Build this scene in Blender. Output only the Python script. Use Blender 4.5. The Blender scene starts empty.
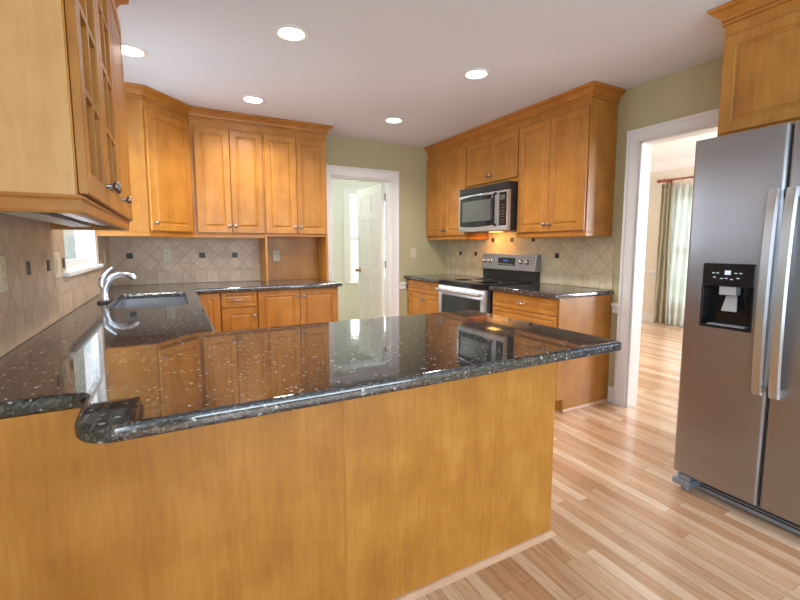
import bpy, bmesh, math, random
from mathutils import Vector, Matrix
random.seed(7)
sc = bpy.context.scene
col = sc.collection
PI = math.pi

# ------------------------------------------------------------------ camera
cam_d = bpy.data.cameras.new('camera')
cam = bpy.data.objects.new('camera', cam_d); col.objects.link(cam)
cam.location = (.501, -4.484, 1.26)
cam.rotation_euler = (math.radians(90 - 5.807), 0, math.radians(-28.14))
cam_d.sensor_width = 36.0
cam_d.lens = 422.065 / 800 * 36
cam_d.shift_y = -10.48 / 800
cam_d.clip_start = .05; cam_d.clip_end = 60
sc.camera = cam

# ------------------------------------------------------------------ view, world, large lights
sc.view_settings.view_transform = 'Standard'
sc.view_settings.look = 'None'
sc.view_settings.exposure = -0.12
sc.view_settings.gamma = 1.0
sc.view_settings.use_curve_mapping = False
sc.cycles.use_denoising = True
sc.cycles.max_bounces = 10
sc.cycles.diffuse_bounces = 6
sc.cycles.glossy_bounces = 5
sc.cycles.sample_clamp_indirect = 6
w = bpy.data.worlds.new('sky'); sc.world = w; w.use_nodes = True
bg = w.node_tree.nodes['Background']
bg.inputs[0].default_value = (.80, .90, 1.0, 1); bg.inputs[1].default_value = 2.6

def area(name, loc, rot, sx, sy, power, color):
    l = bpy.data.lights.new(name, 'AREA'); l.shape = 'RECTANGLE'
    l.size = sx; l.size_y = sy; l.energy = power; l.color = color
    o = bpy.data.objects.new(name, l); col.objects.link(o)
    o.location = loc; o.rotation_euler = rot
    return o
R90 = math.radians(90)
# area lamps in place of daylight at the windows (each sits in its own window opening, just outside the pane)
area('daylight_breakfast_front', (1.9, -7.75, 1.35), (R90 + .22, 0, 0), 3.2, 2.0, 118, (.68, .84, 1))
area('breakfast_side_fill', (-.18, -5.6, 1.45), (0, -R90, 0), 1.6, 2.0, 75, (.68, .84, 1))  # shines through the added, unseen side window
area('daylight_sink', (-.2, -1.205, 1.6), (0, -R90, 0), .8, 1.0, 15, (.68, .84, 1))
area('dining_fill', (6.35, -4.52, 1.35), (R90 + .15, 0, 0), 1.6, 1.6, 270, (.90, .94, 1))  # fill for the dining room, at a window added for it
area('daylight_hall', (3.42, 2.1, 1.4), (-R90 - .1, 0, 0), .9, 1.3, 60, (.92, 1, .95))

sun_d = bpy.data.lights.new('sun', 'SUN'); sun_d.energy = 6.0; sun_d.angle = .02; sun_d.color = (1, .96, .88)
sun = bpy.data.objects.new('sun', sun_d); col.objects.link(sun)
sun.rotation_euler = Vector((-.22, -.45, .86)).to_track_quat('Z', 'Y').to_euler(); sun.location = (-4, -9, 14)

# ------------------------------------------------------------------ dimensions
W = 3.593      # right wall
ZC = 2.448     # ceiling
CT = .914      # worktop height
YB = -7.6      # wall behind the camera

# ------------------------------------------------------------------ materials
def new_mat(name):
    m = bpy.data.materials.new(name); m.use_nodes = True
    nt = m.node_tree
    return m, nt, nt.nodes['Principled BSDF'], nt.nodes, nt.links
def setp(b, **k):
    names = {'color': 'Base Color', 'rough': 'Roughness', 'metal': 'Metallic', 'ior': 'IOR', 'spec': 'Specular IOR Level',
             'coat': 'Coat Weight', 'coatr': 'Coat Roughness', 'aniso': 'Anisotropic'}
    for a, v in k.items():
        if a == 'color': v = (*v, 1)
        b.inputs[names[a]].default_value = v
def plain(name, color, rough=.5, metal=0, noise=.04, nscale=6, bump=0, **k):
    m, nt, b, N, L = new_mat(name)
    setp(b, color=color, rough=rough, metal=metal, **k)
    tc = N.new('ShaderNodeTexCoord'); nz = N.new('ShaderNodeTexNoise')
    nz.inputs['Scale'].default_value = nscale; nz.inputs['Detail'].default_value = 4
    L.new(tc.outputs['Object'], nz.inputs['Vector'])
    mx = N.new('ShaderNodeMix'); mx.data_type = 'RGBA'
    mx.inputs[6].default_value = (*[c * (1 - noise) for c in color], 1)
    mx.inputs[7].default_value = (*[min(1, c * (1 + noise)) for c in color], 1)
    L.new(nz.outputs['Fac'], mx.inputs[0]); L.new(mx.outputs[2], b.inputs['Base Color'])
    if bump:
        bp = N.new('ShaderNodeBump'); bp.inputs['Strength'].default_value = bump; bp.inputs['Distance'].default_value = .002
        n2 = N.new('ShaderNodeTexNoise'); n2.inputs['Scale'].default_value = 180
        L.new(tc.outputs['Object'], n2.inputs['Vector']); L.new(n2.outputs['Fac'], bp.inputs['Height']); L.new(bp.outputs[0], b.inputs['Normal'])
    return m
def math_n(N, L, op, a, b=None, c=None):
    n = N.new('ShaderNodeMath'); n.operation = op
    for i, v in enumerate((a, b, c)):
        if v is None: continue
        if isinstance(v, (int, float)): n.inputs[i].default_value = v
        else: L.new(v, n.inputs[i])
    return n.outputs[0]
def ramp(N, L, fac, stops):
    r = N.new('ShaderNodeValToRGB'); e = r.color_ramp.elements
    while len(e) < len(stops): e.new(.5)
    for i, (p, c) in enumerate(stops): e[i].position = p; e[i].color = (*c, 1)
    if fac is not None: L.new(fac, r.inputs[0])
    return r

def wood(name, dark, mid, light, rough=.38, horiz=False):
    m, nt, b, N, L = new_mat(name)
    setp(b, rough=rough, coat=.1, coatr=.25)
    tc = N.new('ShaderNodeTexCoord'); oi = N.new('ShaderNodeObjectInfo')
    add = N.new('ShaderNodeVectorMath'); add.operation = 'ADD'
    sc3 = N.new('ShaderNodeVectorMath'); sc3.operation = 'SCALE'
    cb = N.new('ShaderNodeCombineXYZ')
    for i in range(3): L.new(oi.outputs['Random'], cb.inputs[i])
    L.new(cb.outputs[0], sc3.inputs[0]); sc3.inputs['Scale'].default_value = 13
    L.new(tc.outputs['Object'], add.inputs[0]); L.new(sc3.outputs[0], add.inputs[1])
    mp = N.new('ShaderNodeMapping'); mp.inputs['Scale'].default_value = (1, 1, .09)
    if horiz: mp.inputs['Scale'].default_value = (.12, .12, 1)
    L.new(add.outputs[0], mp.inputs[0])
    n1 = N.new('ShaderNodeTexNoise'); n1.inputs['Scale'].default_value = 9; n1.inputs['Detail'].default_value = 5; n1.inputs['Distortion'].default_value = .6
    n2 = N.new('ShaderNodeTexNoise'); n2.inputs['Scale'].default_value = 90; n2.inputs['Detail'].default_value = 3
    n3 = N.new('ShaderNodeTexNoise'); n3.inputs['Scale'].default_value = 7; n3.inputs['Detail'].default_value = 5
    L.new(mp.outputs[0], n1.inputs['Vector']); L.new(mp.outputs[0], n2.inputs['Vector']); L.new(add.outputs[0], n3.inputs['Vector'])
    s = math_n(N, L, 'MULTIPLY', n1.outputs['Fac'], .30)
    s = math_n(N, L, 'MULTIPLY_ADD', n2.outputs['Fac'], .26, s)
    s = math_n(N, L, 'MULTIPLY_ADD', n3.outputs['Fac'], .44, s)
    r = ramp(N, L, s, [(.34, dark), (.5, mid), (.66, light)])
    hs = N.new('ShaderNodeHueSaturation')
    v = math_n(N, L, 'MULTIPLY_ADD', oi.outputs['Random'], .14, .93)
    L.new(v, hs.inputs['Value']); L.new(r.outputs[0], hs.inputs['Color']); L.new(hs.outputs[0], b.inputs['Base Color'])
    rr = math_n(N, L, 'MULTIPLY_ADD', n1.outputs['Fac'], .12, rough - .06); L.new(rr, b.inputs['Roughness'])
    return m

def floor_mat():
    m, nt, b, N, L = new_mat('oak_strip_floor')
    setp(b, rough=.22, coat=.3, coatr=.15)
    tc = N.new('ShaderNodeTexCoord'); sp = N.new('ShaderNodeSeparateXYZ'); L.new(tc.outputs['Object'], sp.inputs[0])
    cb = N.new('ShaderNodeCombineXYZ'); L.new(sp.outputs['Y'], cb.inputs[0]); L.new(sp.outputs['X'], cb.inputs[1])
    br = N.new('ShaderNodeTexBrick'); L.new(cb.outputs[0], br.inputs['Vector'])
    br.offset = .37; br.offset_frequency = 2; br.squash = 1.35; br.squash_frequency = 3
    for k, v in {'Scale': 1, 'Mortar Size': .0009, 'Mortar Smooth': .2, 'Bias': 0, 'Brick Width': .78, 'Row Height': .057}.items(): br.inputs[k].default_value = v
    br.inputs['Color1'].default_value = (0, 0, 0, 1); br.inputs['Color2'].default_value = (1, 1, 1, 1); br.inputs['Mortar'].default_value = (.5, .5, .5, 1)
    # grain follows the boards (Y) and shifts from board to board
    mp = N.new('ShaderNodeMapping'); mp.inputs['Scale'].default_value = (14, .9, 1)
    sh = N.new('ShaderNodeVectorMath'); sh.operation = 'ADD'
    c2 = N.new('ShaderNodeCombineXYZ'); mul = math_n(N, L, 'MULTIPLY', br.outputs['Color'], 37); L.new(mul, c2.inputs[2]); L.new(mul, c2.inputs[1])
    L.new(tc.outputs['Object'], sh.inputs[0]); L.new(c2.outputs[0], sh.inputs[1]); L.new(sh.outputs[0], mp.inputs[0])
    nz = N.new('ShaderNodeTexNoise'); nz.inputs['Scale'].default_value = 4; nz.inputs['Detail'].default_value = 6; nz.inputs['Distortion'].default_value = 1.2
    L.new(mp.outputs[0], nz.inputs['Vector'])
    r1 = ramp(N, L, br.outputs['Color'], [(0, (.52, .29, .155)), (.25, (.62, .39, .235)), (.6, (.70, .48, .32)), (1, (.80, .61, .45))])
    r2 = ramp(N, L, nz.outputs['Fac'], [(.30, (.70, .60, .53)), (.5, (.94, .92, .90)), (.75, (1.08, 1.05, 1.02))])
    mx = N.new('ShaderNodeMix'); mx.data_type = 'RGBA'; mx.blend_type = 'MULTIPLY'; mx.inputs[0].default_value = .85
    L.new(r1.outputs[0], mx.inputs[6]); L.new(r2.outputs[0], mx.inputs[7])
    m2 = N.new('ShaderNodeMix'); m2.data_type = 'RGBA'; L.new(br.outputs['Fac'], m2.inputs[0]); L.new(mx.outputs[2], m2.inputs[6]); m2.inputs[7].default_value = (.2, .1, .05, 1)
    L.new(m2.outputs[2], b.inputs['Base Color'])
    return m

def granite():
    m, nt, b, N, L = new_mat('dark_granite')
    setp(b, rough=.06, ior=2.1)
    tc = N.new('ShaderNodeTexCoord')
    v1 = N.new('ShaderNodeTexVoronoi'); v1.inputs['Scale'].default_value = 190
    v2 = N.new('ShaderNodeTexVoronoi'); v2.inputs['Scale'].default_value = 75; v2.inputs['Randomness'].default_value = 1
    nz = N.new('ShaderNodeTexNoise'); nz.inputs['Scale'].default_value = 22; nz.inputs['Detail'].default_value = 6
    nd = N.new('ShaderNodeTexNoise'); nd.inputs['Scale'].default_value = 40
    wv = N.new('ShaderNodeVectorMath'); wv.operation = 'MULTIPLY_ADD'
    L.new(tc.outputs['Object'], nd.inputs['Vector']); L.new(nd.outputs['Color'], wv.inputs[0]); wv.inputs[1].default_value = (.02, .02, .02); L.new(tc.outputs['Object'], wv.inputs[2])
    for n in (v1, v2): L.new(wv.outputs[0], n.inputs['Vector'])
    L.new(tc.outputs['Object'], nz.inputs['Vector'])
    s1 = N.new('ShaderNodeSeparateColor'); L.new(v1.outputs['Color'], s1.inputs[0])
    s2 = N.new('ShaderNodeSeparateColor'); L.new(v2.outputs['Color'], s2.inputs[0])
    base = ramp(N, L, s1.outputs[0], [(0, (.008, .009, .011)), (.40, (.016, .018, .022)), (.60, (.030, .036, .046)), (.76, (.052, .066, .085)), (.90, (.095, .080, .064)), (1, (.17, .15, .125))])
    fl = ramp(N, L, s2.outputs[1], [(0, (0, 0, 0)), (.79, (0, 0, 0)), (.82, (1, 1, 1)), (1, (1, 1, 1))])
    fd = ramp(N, L, v2.outputs['Distance'], [(0, (1, 1, 1)), (.26, (1, 1, 1)), (.36, (0, 0, 0)), (1, (0, 0, 0))])
    fr = ramp(N, L, nz.outputs['Fac'], [(0, (0, 0, 0)), (.38, (0, 0, 0)), (.50, (1, 1, 1)), (1, (1, 1, 1))])
    k = math_n(N, L, 'MULTIPLY', fl.outputs[0], fd.outputs[0]); k = math_n(N, L, 'MULTIPLY', k, fr.outputs[0])
    mx = N.new('ShaderNodeMix'); mx.data_type = 'RGBA'; L.new(k, mx.inputs[0]); L.new(base.outputs[0], mx.inputs[6]); mx.inputs[7].default_value = (.46, .47, .48, 1)
    L.new(mx.outputs[2], b.inputs['Base Color'])
    bp = N.new('ShaderNodeBump'); bp.inputs['Strength'].default_value = .025; bp.inputs['Distance'].default_value = .001
    L.new(s1.outputs[2], bp.inputs['Height']); L.new(bp.outputs[0], b.inputs['Normal'])
    rr = math_n(N, L, 'MULTIPLY_ADD', s1.outputs[1], .025, .02); L.new(rr, b.inputs['Roughness'])
    return m

def tile_mat(name, axis, a0, tint):
    m, nt, b, N, L = new_mat(name)
    setp(b, rough=.42)
    d = .147; s = d / math.sqrt(2)
    tc = N.new('ShaderNodeTexCoord'); sp = N.new('ShaderNodeSeparateXYZ'); L.new(tc.outputs['Object'], sp.inputs[0])
    a = math_n(N, L, 'SUBTRACT', sp.outputs[axis], a0); z = math_n(N, L, 'SUBTRACT', sp.outputs['Z'], 1.03)
    p = math_n(N, L, 'MULTIPLY', math_n(N, L, 'ADD', a, z), 1 / d); q = math_n(N, L, 'MULTIPLY', math_n(N, L, 'SUBTRACT', z, a), 1 / d)
    ps = math_n(N, L, 'MULTIPLY', a, 1 / .104); qs = math_n(N, L, 'MULTIPLY', z, 1 / .116)
    up = math_n(N, L, 'GREATER_THAN', z, 0)
    def mixf(x, y):
        n = N.new('ShaderNodeMix'); n.data_type = 'FLOAT'; L.new(up, n.inputs[0]); L.new(y, n.inputs[2]); L.new(x, n.inputs[3]); return n.outputs[0]
    P = mixf(p, ps); Q = mixf(q, qs)
    def edge(v): # 0 on the joint .5 at the centre
        return math_n(N, L, 'PINGPONG', v, .5) if False else math_n(N, L, 'ABSOLUTE', math_n(N, L, 'SUBTRACT', math_n(N, L, 'FRACT', math_n(N, L, 'ADD', v, 100)), .5))
    e = math_n(N, L, 'MAXIMUM', edge(P), edge(Q))
    e2 = math_n(N, L, 'MINIMUM', e, 1)
    fac = N.new('ShaderNodeMapRange'); L.new(e2, fac.inputs[0]); fac.inputs[1].default_value = .470; fac.inputs[2].default_value = .485
    cb = N.new('ShaderNodeCombineXYZ'); L.new(math_n(N, L, 'FLOOR', P), cb.inputs[0]); L.new(math_n(N, L, 'FLOOR', Q), cb.inputs[1]); L.new(up, cb.inputs[2])
    wn = N.new('ShaderNodeTexWhiteNoise'); wn.noise_dimensions = '3D'; L.new(cb.outputs[0], wn.inputs['Vector'])
    nz = N.new('ShaderNodeTexNoise'); nz.inputs['Scale'].default_value = 16; nz.inputs['Detail'].default_value = 7; nz.inputs['Roughness'].default_value = .65
    av = N.new('ShaderNodeVectorMath'); av.operation = 'MULTIPLY_ADD'; L.new(wn.outputs['Color'], av.inputs[0]); av.inputs[1].default_value = (9, 9, 9); L.new(tc.outputs['Object'], av.inputs[2]); L.new(av.outputs[0], nz.inputs['Vector'])
    t = math_n(N, L, 'MULTIPLY_ADD', wn.outputs['Value'], .26, math_n(N, L, 'MULTIPLY', nz.outputs['Fac'], .80))
    r = ramp(N, L, t, [(.2, tuple(c * x for c, x in zip(tint, (.70, .66, .62)))), (.5, tint), (.85, tuple(min(1, c * 1.18) for c in tint))])
    mx = N.new('ShaderNodeMix'); mx.data_type = 'RGBA'; L.new(fac.outputs[0], mx.inputs[0]); L.new(r.outputs[0], mx.inputs[6]); mx.inputs[7].default_value = tuple(c * .72 for c in tint) + (1,)
    L.new(mx.outputs[2], b.inputs['Base Color'])
    bp = N.new('ShaderNodeBump'); bp.inputs['Strength'].default_value = .5; bp.inputs['Distance'].default_value = .003
    h = math_n(N, L, 'SUBTRACT', math_n(N, L, 'MULTIPLY', nz.outputs['Fac'], .25), fac.outputs[0]); L.new(h, bp.inputs['Height']); L.new(bp.outputs[0], b.inputs['Normal'])
    return m

def steel(name, color, rough=.28, horiz=False):
    m, nt, b, N, L = new_mat(name)
    setp(b, color=color, metal=1, rough=rough, aniso=.8)
    tg = N.new('ShaderNodeTangent'); tg.direction_type = 'RADIAL'; tg.axis = 'Z'; L.new(tg.outputs[0], b.inputs['Tangent'])
    tc = N.new('ShaderNodeTexCoord'); mp = N.new('ShaderNodeMapping')
    mp.inputs['Scale'].default_value = (1, 3, 260) if not horiz else (1, 220, 3)
    L.new(tc.outputs['Object'], mp.inputs[0])
    nz = N.new('ShaderNodeTexNoise'); nz.inputs['Scale'].default_value = 3; nz.inputs['Detail'].default_value = 3; L.new(mp.outputs[0], nz.inputs['Vector'])
    rr = math_n(N, L, 'MULTIPLY_ADD', nz.outputs['Fac'], .12, rough - .06); L.new(rr, b.inputs['Roughness'])
    n2 = N.new('ShaderNodeTexNoise'); n2.inputs['Scale'].default_value = 2.2; n2.inputs['Detail'].default_value = 2; L.new(tc.outputs['Object'], n2.inputs['Vector'])
    mx = N.new('ShaderNodeMix'); mx.data_type = 'RGBA'; L.new(n2.outputs['Fac'], mx.inputs[0])
    mx.inputs[6].default_value = (*[c * .93 for c in color], 1); mx.inputs[7].default_value = (*[min(1, c * 1.07) for c in color], 1); L.new(mx.outputs[2], b.inputs['Base Color'])
    return m

def glass_mat(name, tint=(1, 1, 1), refl=.08):
    m = bpy.data.materials.new(name); m.use_nodes = True; nt = m.node_tree; N = nt.nodes; L = nt.links
    N.remove(N['Principled BSDF']); out = N['Material Output']
    t = N.new('ShaderNodeBsdfTransparent'); t.inputs[0].default_value = (*tint, 1)
    g = N.new('ShaderNodeBsdfGlossy'); g.inputs['Roughness'].default_value = .01
    f = N.new('ShaderNodeFresnel'); f.inputs[0].default_value = 1.25
    ge = N.new('ShaderNodeNewGeometry'); fm = math_n(N, L, 'MULTIPLY', f.outputs[0], math_n(N, L, 'SUBTRACT', 1, ge.outputs['Backfacing']))
    mx = N.new('ShaderNodeMixShader'); L.new(fm, mx.inputs[0]); L.new(t.outputs[0], mx.inputs[1]); L.new(g.outputs[0], mx.inputs[2]); L.new(mx.outputs[0], out.inputs[0])
    return m
def emit(name, color, strength):
    m, nt, b, N, L = new_mat(name)
    setp(b, color=color, rough=.6); b.inputs['Emission Color'].default_value = (*color, 1); b.inputs['Emission Strength'].default_value = strength
    return m
def sheer(name, color, transp):
    m = bpy.data.materials.new(name); m.use_nodes = True; nt = m.node_tree; N = nt.nodes; L = nt.links
    N.remove(N['Principled BSDF']); out = N['Material Output']
    d = N.new('ShaderNodeBsdfDiffuse'); d.inputs[0].default_value = (*color, 1)
    tl = N.new('ShaderNodeBsdfTranslucent'); tl.inputs[0].default_value = (*color, 1)
    tr = N.new('ShaderNodeBsdfTransparent')
    a = N.new('ShaderNodeMixShader'); a.inputs[0].default_value = .5; L.new(d.outputs[0], a.inputs[1]); L.new(tl.outputs[0], a.inputs[2])
    tc = N.new('ShaderNodeTexCoord'); nz = N.new('ShaderNodeTexNoise'); nz.inputs['Scale'].default_value = 7; nz.inputs['Detail'].default_value = 3; L.new(tc.outputs['Object'], nz.inputs['Vector'])
    v = math_n(N, L, 'MULTIPLY_ADD', nz.outputs['Fac'], .35, transp - .17)
    b_ = N.new('ShaderNodeMixShader'); L.new(v, b_.inputs[0]); L.new(a.outputs[0], b_.inputs[1]); L.new(tr.outputs[0], b_.inputs[2]); L.new(b_.outputs[0], out.inputs[0])
    return m

M = {}
M['maple'] = wood('honey_maple', (.37, .138, .017), (.47, .195, .028), (.57, .26, .050))
M['maple_h'] = wood('honey_maple_crown', (.345, .120, .014), (.44, .172, .024), (.53, .222, .040), horiz=True)
M['maple_pale'] = wood('pale_maple_interior', (.56, .34, .13), (.66, .42, .18), (.74, .50, .24))
M['maple_end_lit'] = wood('honey_maple_lit_end', (.58, .30, .095), (.66, .365, .135), (.72, .42, .17))  # same maple, lightened: brightness from the light put into the colour
M['shoe'] = wood('shoe_moulding_wood', (.50, .27, .15), (.60, .35, .21), (.68, .42, .27), horiz=True)
M['floor'] = floor_mat()
M['granite'] = granite()
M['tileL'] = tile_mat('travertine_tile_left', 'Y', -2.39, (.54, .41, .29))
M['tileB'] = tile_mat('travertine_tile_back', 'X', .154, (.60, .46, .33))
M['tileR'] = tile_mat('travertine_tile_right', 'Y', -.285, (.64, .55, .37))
M['accent'] = plain('bronze_accent', (.035, .028, .022), .38, noise=.5, nscale=60)
M['paint'] = plain('sage_wall_paint', (.50, .465, .285), .6, noise=.03, bump=.05)
M['paint_hall'] = plain('pale_green_paint', (.70, .72, .65), .6, noise=.02)
M['paint_dining'] = plain('cream_paint', (.80, .74, .66), .6, noise=.02)
M['ceiling'] = plain('ceiling_white', (.73, .77, .87), .8, noise=.02, nscale=1.5)
M['white'] = plain('white_trim_paint', (.82, .82, .82), .35, noise=.015)
M['door_white'] = plain('white_door_paint', (.80, .80, .74), .4, noise=.015)
M['steel'] = steel('brushed_stainless', (.385, .385, .415), .34)
M['steel_l'] = steel('bright_stainless', (.62, .64, .67), .32)
M['chrome'] = plain('satin_chrome', (.62, .64, .68), .24, metal=1, noise=.02)
M['pewter'] = plain('pewter', (.36, .34, .33), .32, metal=1, noise=.15, nscale=40)
M['black'] = plain('black_gloss', (.012, .012, .014), .08, noise=.1)
M['black_m'] = plain('black_plastic', (.02, .02, .022), .4, noise=.1)
M['darkglass'] = plain('dark_oven_glass', (.035, .045, .045), .05, noise=.1)
M['mwglass'] = plain('microwave_window', (.10, .11, .10), .3, noise=.1)
M['grey'] = plain('grey_metal', (.30, .34, .40), .4, metal=.6, noise=.05)
M['greyp'] = plain('grey_plastic', (.42, .43, .46), .35, noise=.05)
M['almond'] = plain('almond_plastic', (.66, .58, .40), .35, noise=.02)
M['slot'] = plain('slot_shadow_brown', (.10, .08, .05), .6, noise=.02)
M['glass'] = glass_mat('clear_glass')
M['alu'] = plain('aluminium', (.62, .64, .68), .3, metal=.9, noise=.05)
M['under'] = plain('grey_underside', (.50, .50, .52), .5, noise=.05)
M['lens'] = emit('lamp_lens', (1, .96, .90), 14)
M['lens_soft'] = emit('hall_fill_shade', (1, .96, .90), 4)  # glowing shade of the added hall lamp
M['brass'] = plain('brass', (.42, .27, .10), .3, metal=1, noise=.05)
M['rod'] = plain('reddish_wood_rod', (.30, .07, .03), .35, noise=.2, nscale=30)
M['sheer'] = sheer('sheer_curtain', (.80, .84, .80), .30)
M['boards'] = sheer('translucent_white_boards', (.93, .95, .98), .05)
M['drape'] = sheer('drape_fabric', (.50, .46, .34), .12)
M['fence'] = plain('white_boards', (.85, .87, .92), .7, noise=.04)
M['blue_led'] = emit('blue_display', (.03, .12, .6), .8)
M['icon'] = emit('pale_icons', (.6, .7, .8), .5)
M['grass'] = plain('lawn', (.10, .17, .05), .9, noise=.4, nscale=9)
M['bulb'] = emit('cooktop_lamp_lens', (1, .50, .12), 5)

# ------------------------------------------------------------------ mesh builder
class MB:
    def __init__(s): s.v = []; s.f = []; s.m = []; s.mi = 0
    def add(s, verts, faces, Mx=None):
        o = len(s.v)
        for p in verts:
            p = Vector(p); s.v.append(Mx @ p if Mx else p)
        for f in faces: s.f.append([o + i for i in f]); s.m.append(s.mi)
        return s
    def box(s, x0, x1, y0, y1, z0, z1, Mx=None):
        x0, x1 = sorted((x0, x1)); y0, y1 = sorted((y0, y1)); z0, z1 = sorted((z0, z1))
        return s.add([(x0, y0, z0), (x1, y0, z0), (x1, y1, z0), (x0, y1, z0), (x0, y0, z1), (x1, y0, z1), (x1, y1, z1), (x0, y1, z1)],
                     [(0, 3, 2, 1), (4, 5, 6, 7), (0, 1, 5, 4), (1, 2, 6, 5), (2, 3, 7, 6), (3, 0, 4, 7)], Mx)
    def prism(s, poly, z0, z1, Mx=None):
        n = len(poly)
        return s.add([(x, y, z0) for x, y in poly] + [(x, y, z1) for x, y in poly],
                     [tuple(range(n))[::-1], tuple(range(n, 2 * n))] + [(i, (i + 1) % n, n + (i + 1) % n, n + i) for i in range(n)], Mx)
    def lathe(s, prof, Mx=None, n=20):    # profile (r, z) about local z
        vs = []; fs = []
        for r, z in prof:
            for i in range(n):
                a = 2 * PI * i / n; vs.append((r * math.cos(a), r * math.sin(a), z))
        for j in range(len(prof) - 1):
            for i in range(n):
                fs.append((j * n + i, j * n + (i + 1) % n, (j + 1) * n + (i + 1) % n, (j + 1) * n + i))
        if prof[0][0] > 1e-5: fs.append(tuple(range(n))[::-1])
        if prof[-1][0] > 1e-5: fs.append(tuple((len(prof) - 1) * n + i for i in range(n)))
        return s.add(vs, fs, Mx)
    def tube(s, pts, rad, n=12, Mx=None, flat=1.0):
        pts = [Vector(p) for p in pts]
        if not hasattr(rad, '__len__'): rad = [rad] * len(pts)
        vs = []; fs = []; prev = None
        for i, p in enumerate(pts):
            t = (pts[min(i + 1, len(pts) - 1)] - pts[max(i - 1, 0)]).normalized()
            if prev is None:
                prev = Vector((0, 0, 1)) if abs(t.z) < .9 else Vector((0, 1, 0))
            a = (prev - t * prev.dot(t)).normalized(); b = t.cross(a); prev = a
            for k in range(n):
                an = 2 * PI * k / n; vs.append(p + (a * math.cos(an) * flat + b * math.sin(an)) * rad[i])
        for j in range(len(pts) - 1):
            for i in range(n): fs.append((j * n + i, j * n + (i + 1) % n, (j + 1) * n + (i + 1) % n, (j + 1) * n + i))
        fs.append(tuple(range(n))[::-1]); fs.append(tuple((len(pts) - 1) * n + i for i in range(n)))
        return s.add(vs, fs, Mx)
    def panel(s, Mx, u0, u1, v0, v1, rings):   # nested rectangles (inset, n); first is the back edge
        vs = []; fs = []
        for ins, n in rings:
            vs += [(u0 + ins, v0 + ins, n), (u1 - ins, v0 + ins, n), (u1 - ins, v1 - ins, n), (u0 + ins, v1 - ins, n)]
        k = len(rings)
        for j in range(k - 1):
            for i in range(4): fs.append((4 * j + i, 4 * j + (i + 1) % 4, 4 * j + 4 + (i + 1) % 4, 4 * j + 4 + i))
        fs.append((3, 2, 1, 0)); fs.append((4 * k - 4, 4 * k - 3, 4 * k - 2, 4 * k - 1))
        return s.add(vs, fs, Mx)
    def sweep(s, path, prof, ends=True):  # path in XY; profile (out, z); outward = right of travel
        n = len(path); offs = []
        segs = [(Vector(path[i + 1]) - Vector(path[i])).normalized() for i in range(n - 1)]
        for i in range(n):
            ns = []
            if i > 0: ns.append(Vector((segs[i - 1].y, -segs[i - 1].x)))
            if i < n - 1: ns.append(Vector((segs[i].y, -segs[i].x)))
            if len(ns) == 1: offs.append(ns[0])
            else:
                b = (ns[0] + ns[1]).normalized(); offs.append(b / max(.3, b.dot(ns[0])))
        m = len(prof); vs = []
        for p, o in zip(path, offs):
            for u, z in prof: vs.append((p[0] + o.x * u, p[1] + o.y * u, z))
        fs = []
        for i in range(n - 1):
            for j in range(m):
                fs.append((i * m + j, (i + 1) * m + j, (i + 1) * m + (j + 1) % m, i * m + (j + 1) % m))
        fs.append(tuple(range(m))); fs.append(tuple((n - 1) * m + j for j in range(m))[::-1])
        return s.add(vs, fs)

def smooth_mesh(me, angle):
    me.polygons.foreach_set('use_smooth', [True] * len(me.polygons))
    try: me.set_sharp_from_angle(angle=angle)
    except Exception: pass
def obj(name, mb, mat, parent=None, bevel=0.0, smooth=None, segs=2):
    me = bpy.data.meshes.new(name)
    off = parent.get('_o') if parent else None
    off = Vector(off) if off is not None else Vector((0, 0, 0))
    me.from_pydata([tuple(v - off) for v in mb.v], [], mb.f)
    mats = mat if isinstance(mat, (list, tuple)) else [mat]
    for m in mats: me.materials.append(M[m] if isinstance(m, str) else m)
    if len(mats) > 1: me.polygons.foreach_set('material_index', mb.m)
    bm = bmesh.new(); bm.from_mesh(me); bmesh.ops.recalc_face_normals(bm, faces=bm.faces); bm.to_mesh(me); bm.free()
    if smooth is not None: smooth_mesh(me, math.radians(smooth))
    o = bpy.data.objects.new(name, me); col.objects.link(o)
    if parent: o.parent = parent; o['_o'] = tuple(off)
    if bevel:
        b = o.modifiers.new('bevel', 'BEVEL'); b.width = bevel; b.segments = segs; b.harden_normals = True; b.limit_method = 'ANGLE'; b.angle_limit = math.radians(40)
        smooth_mesh(me, math.radians(50)) if smooth is None else None
    return o
def thing(name, label, cat, loc, group=None):
    o = bpy.data.objects.new(name, None); col.objects.link(o); o.location = loc; o.empty_display_size = .05
    o['_o'] = tuple(loc); o['label'] = label; o['category'] = cat
    if group: o['group'] = group
    return o
def tag(o, label, cat, group=None):
    o['label'] = label; o['category'] = cat
    if group: o['group'] = group
    return o
def struct(name, mb, mat, label, cat='wall', **k):
    o = obj(name, mb, mat, **k); o['kind'] = 'structure'; o['label'] = label; o['category'] = cat
    return o
def sthing(name, label, cat, loc):
    t = thing(name, label, cat, loc); t['kind'] = 'structure'; return t
def frame(origin, facing):  # local (u right as seen from the room, v up, n out)
    u, n = {'-Y': ((1, 0, 0), (0, -1, 0)), '-X': ((0, -1, 0), (-1, 0, 0)), '+X': ((0, 1, 0), (1, 0, 0)), '+Y': ((-1, 0, 0), (0, 1, 0))}[facing] if isinstance(facing, str) else facing
    u = Vector(u); n = Vector(n); v = Vector((0, 0, 1))
    m = Matrix.Identity(4)
    for i, c in enumerate((u, v, n)):
        for r in range(3): m[r][i] = c[r]
    m.translation = Vector(origin)
    return m

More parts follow.
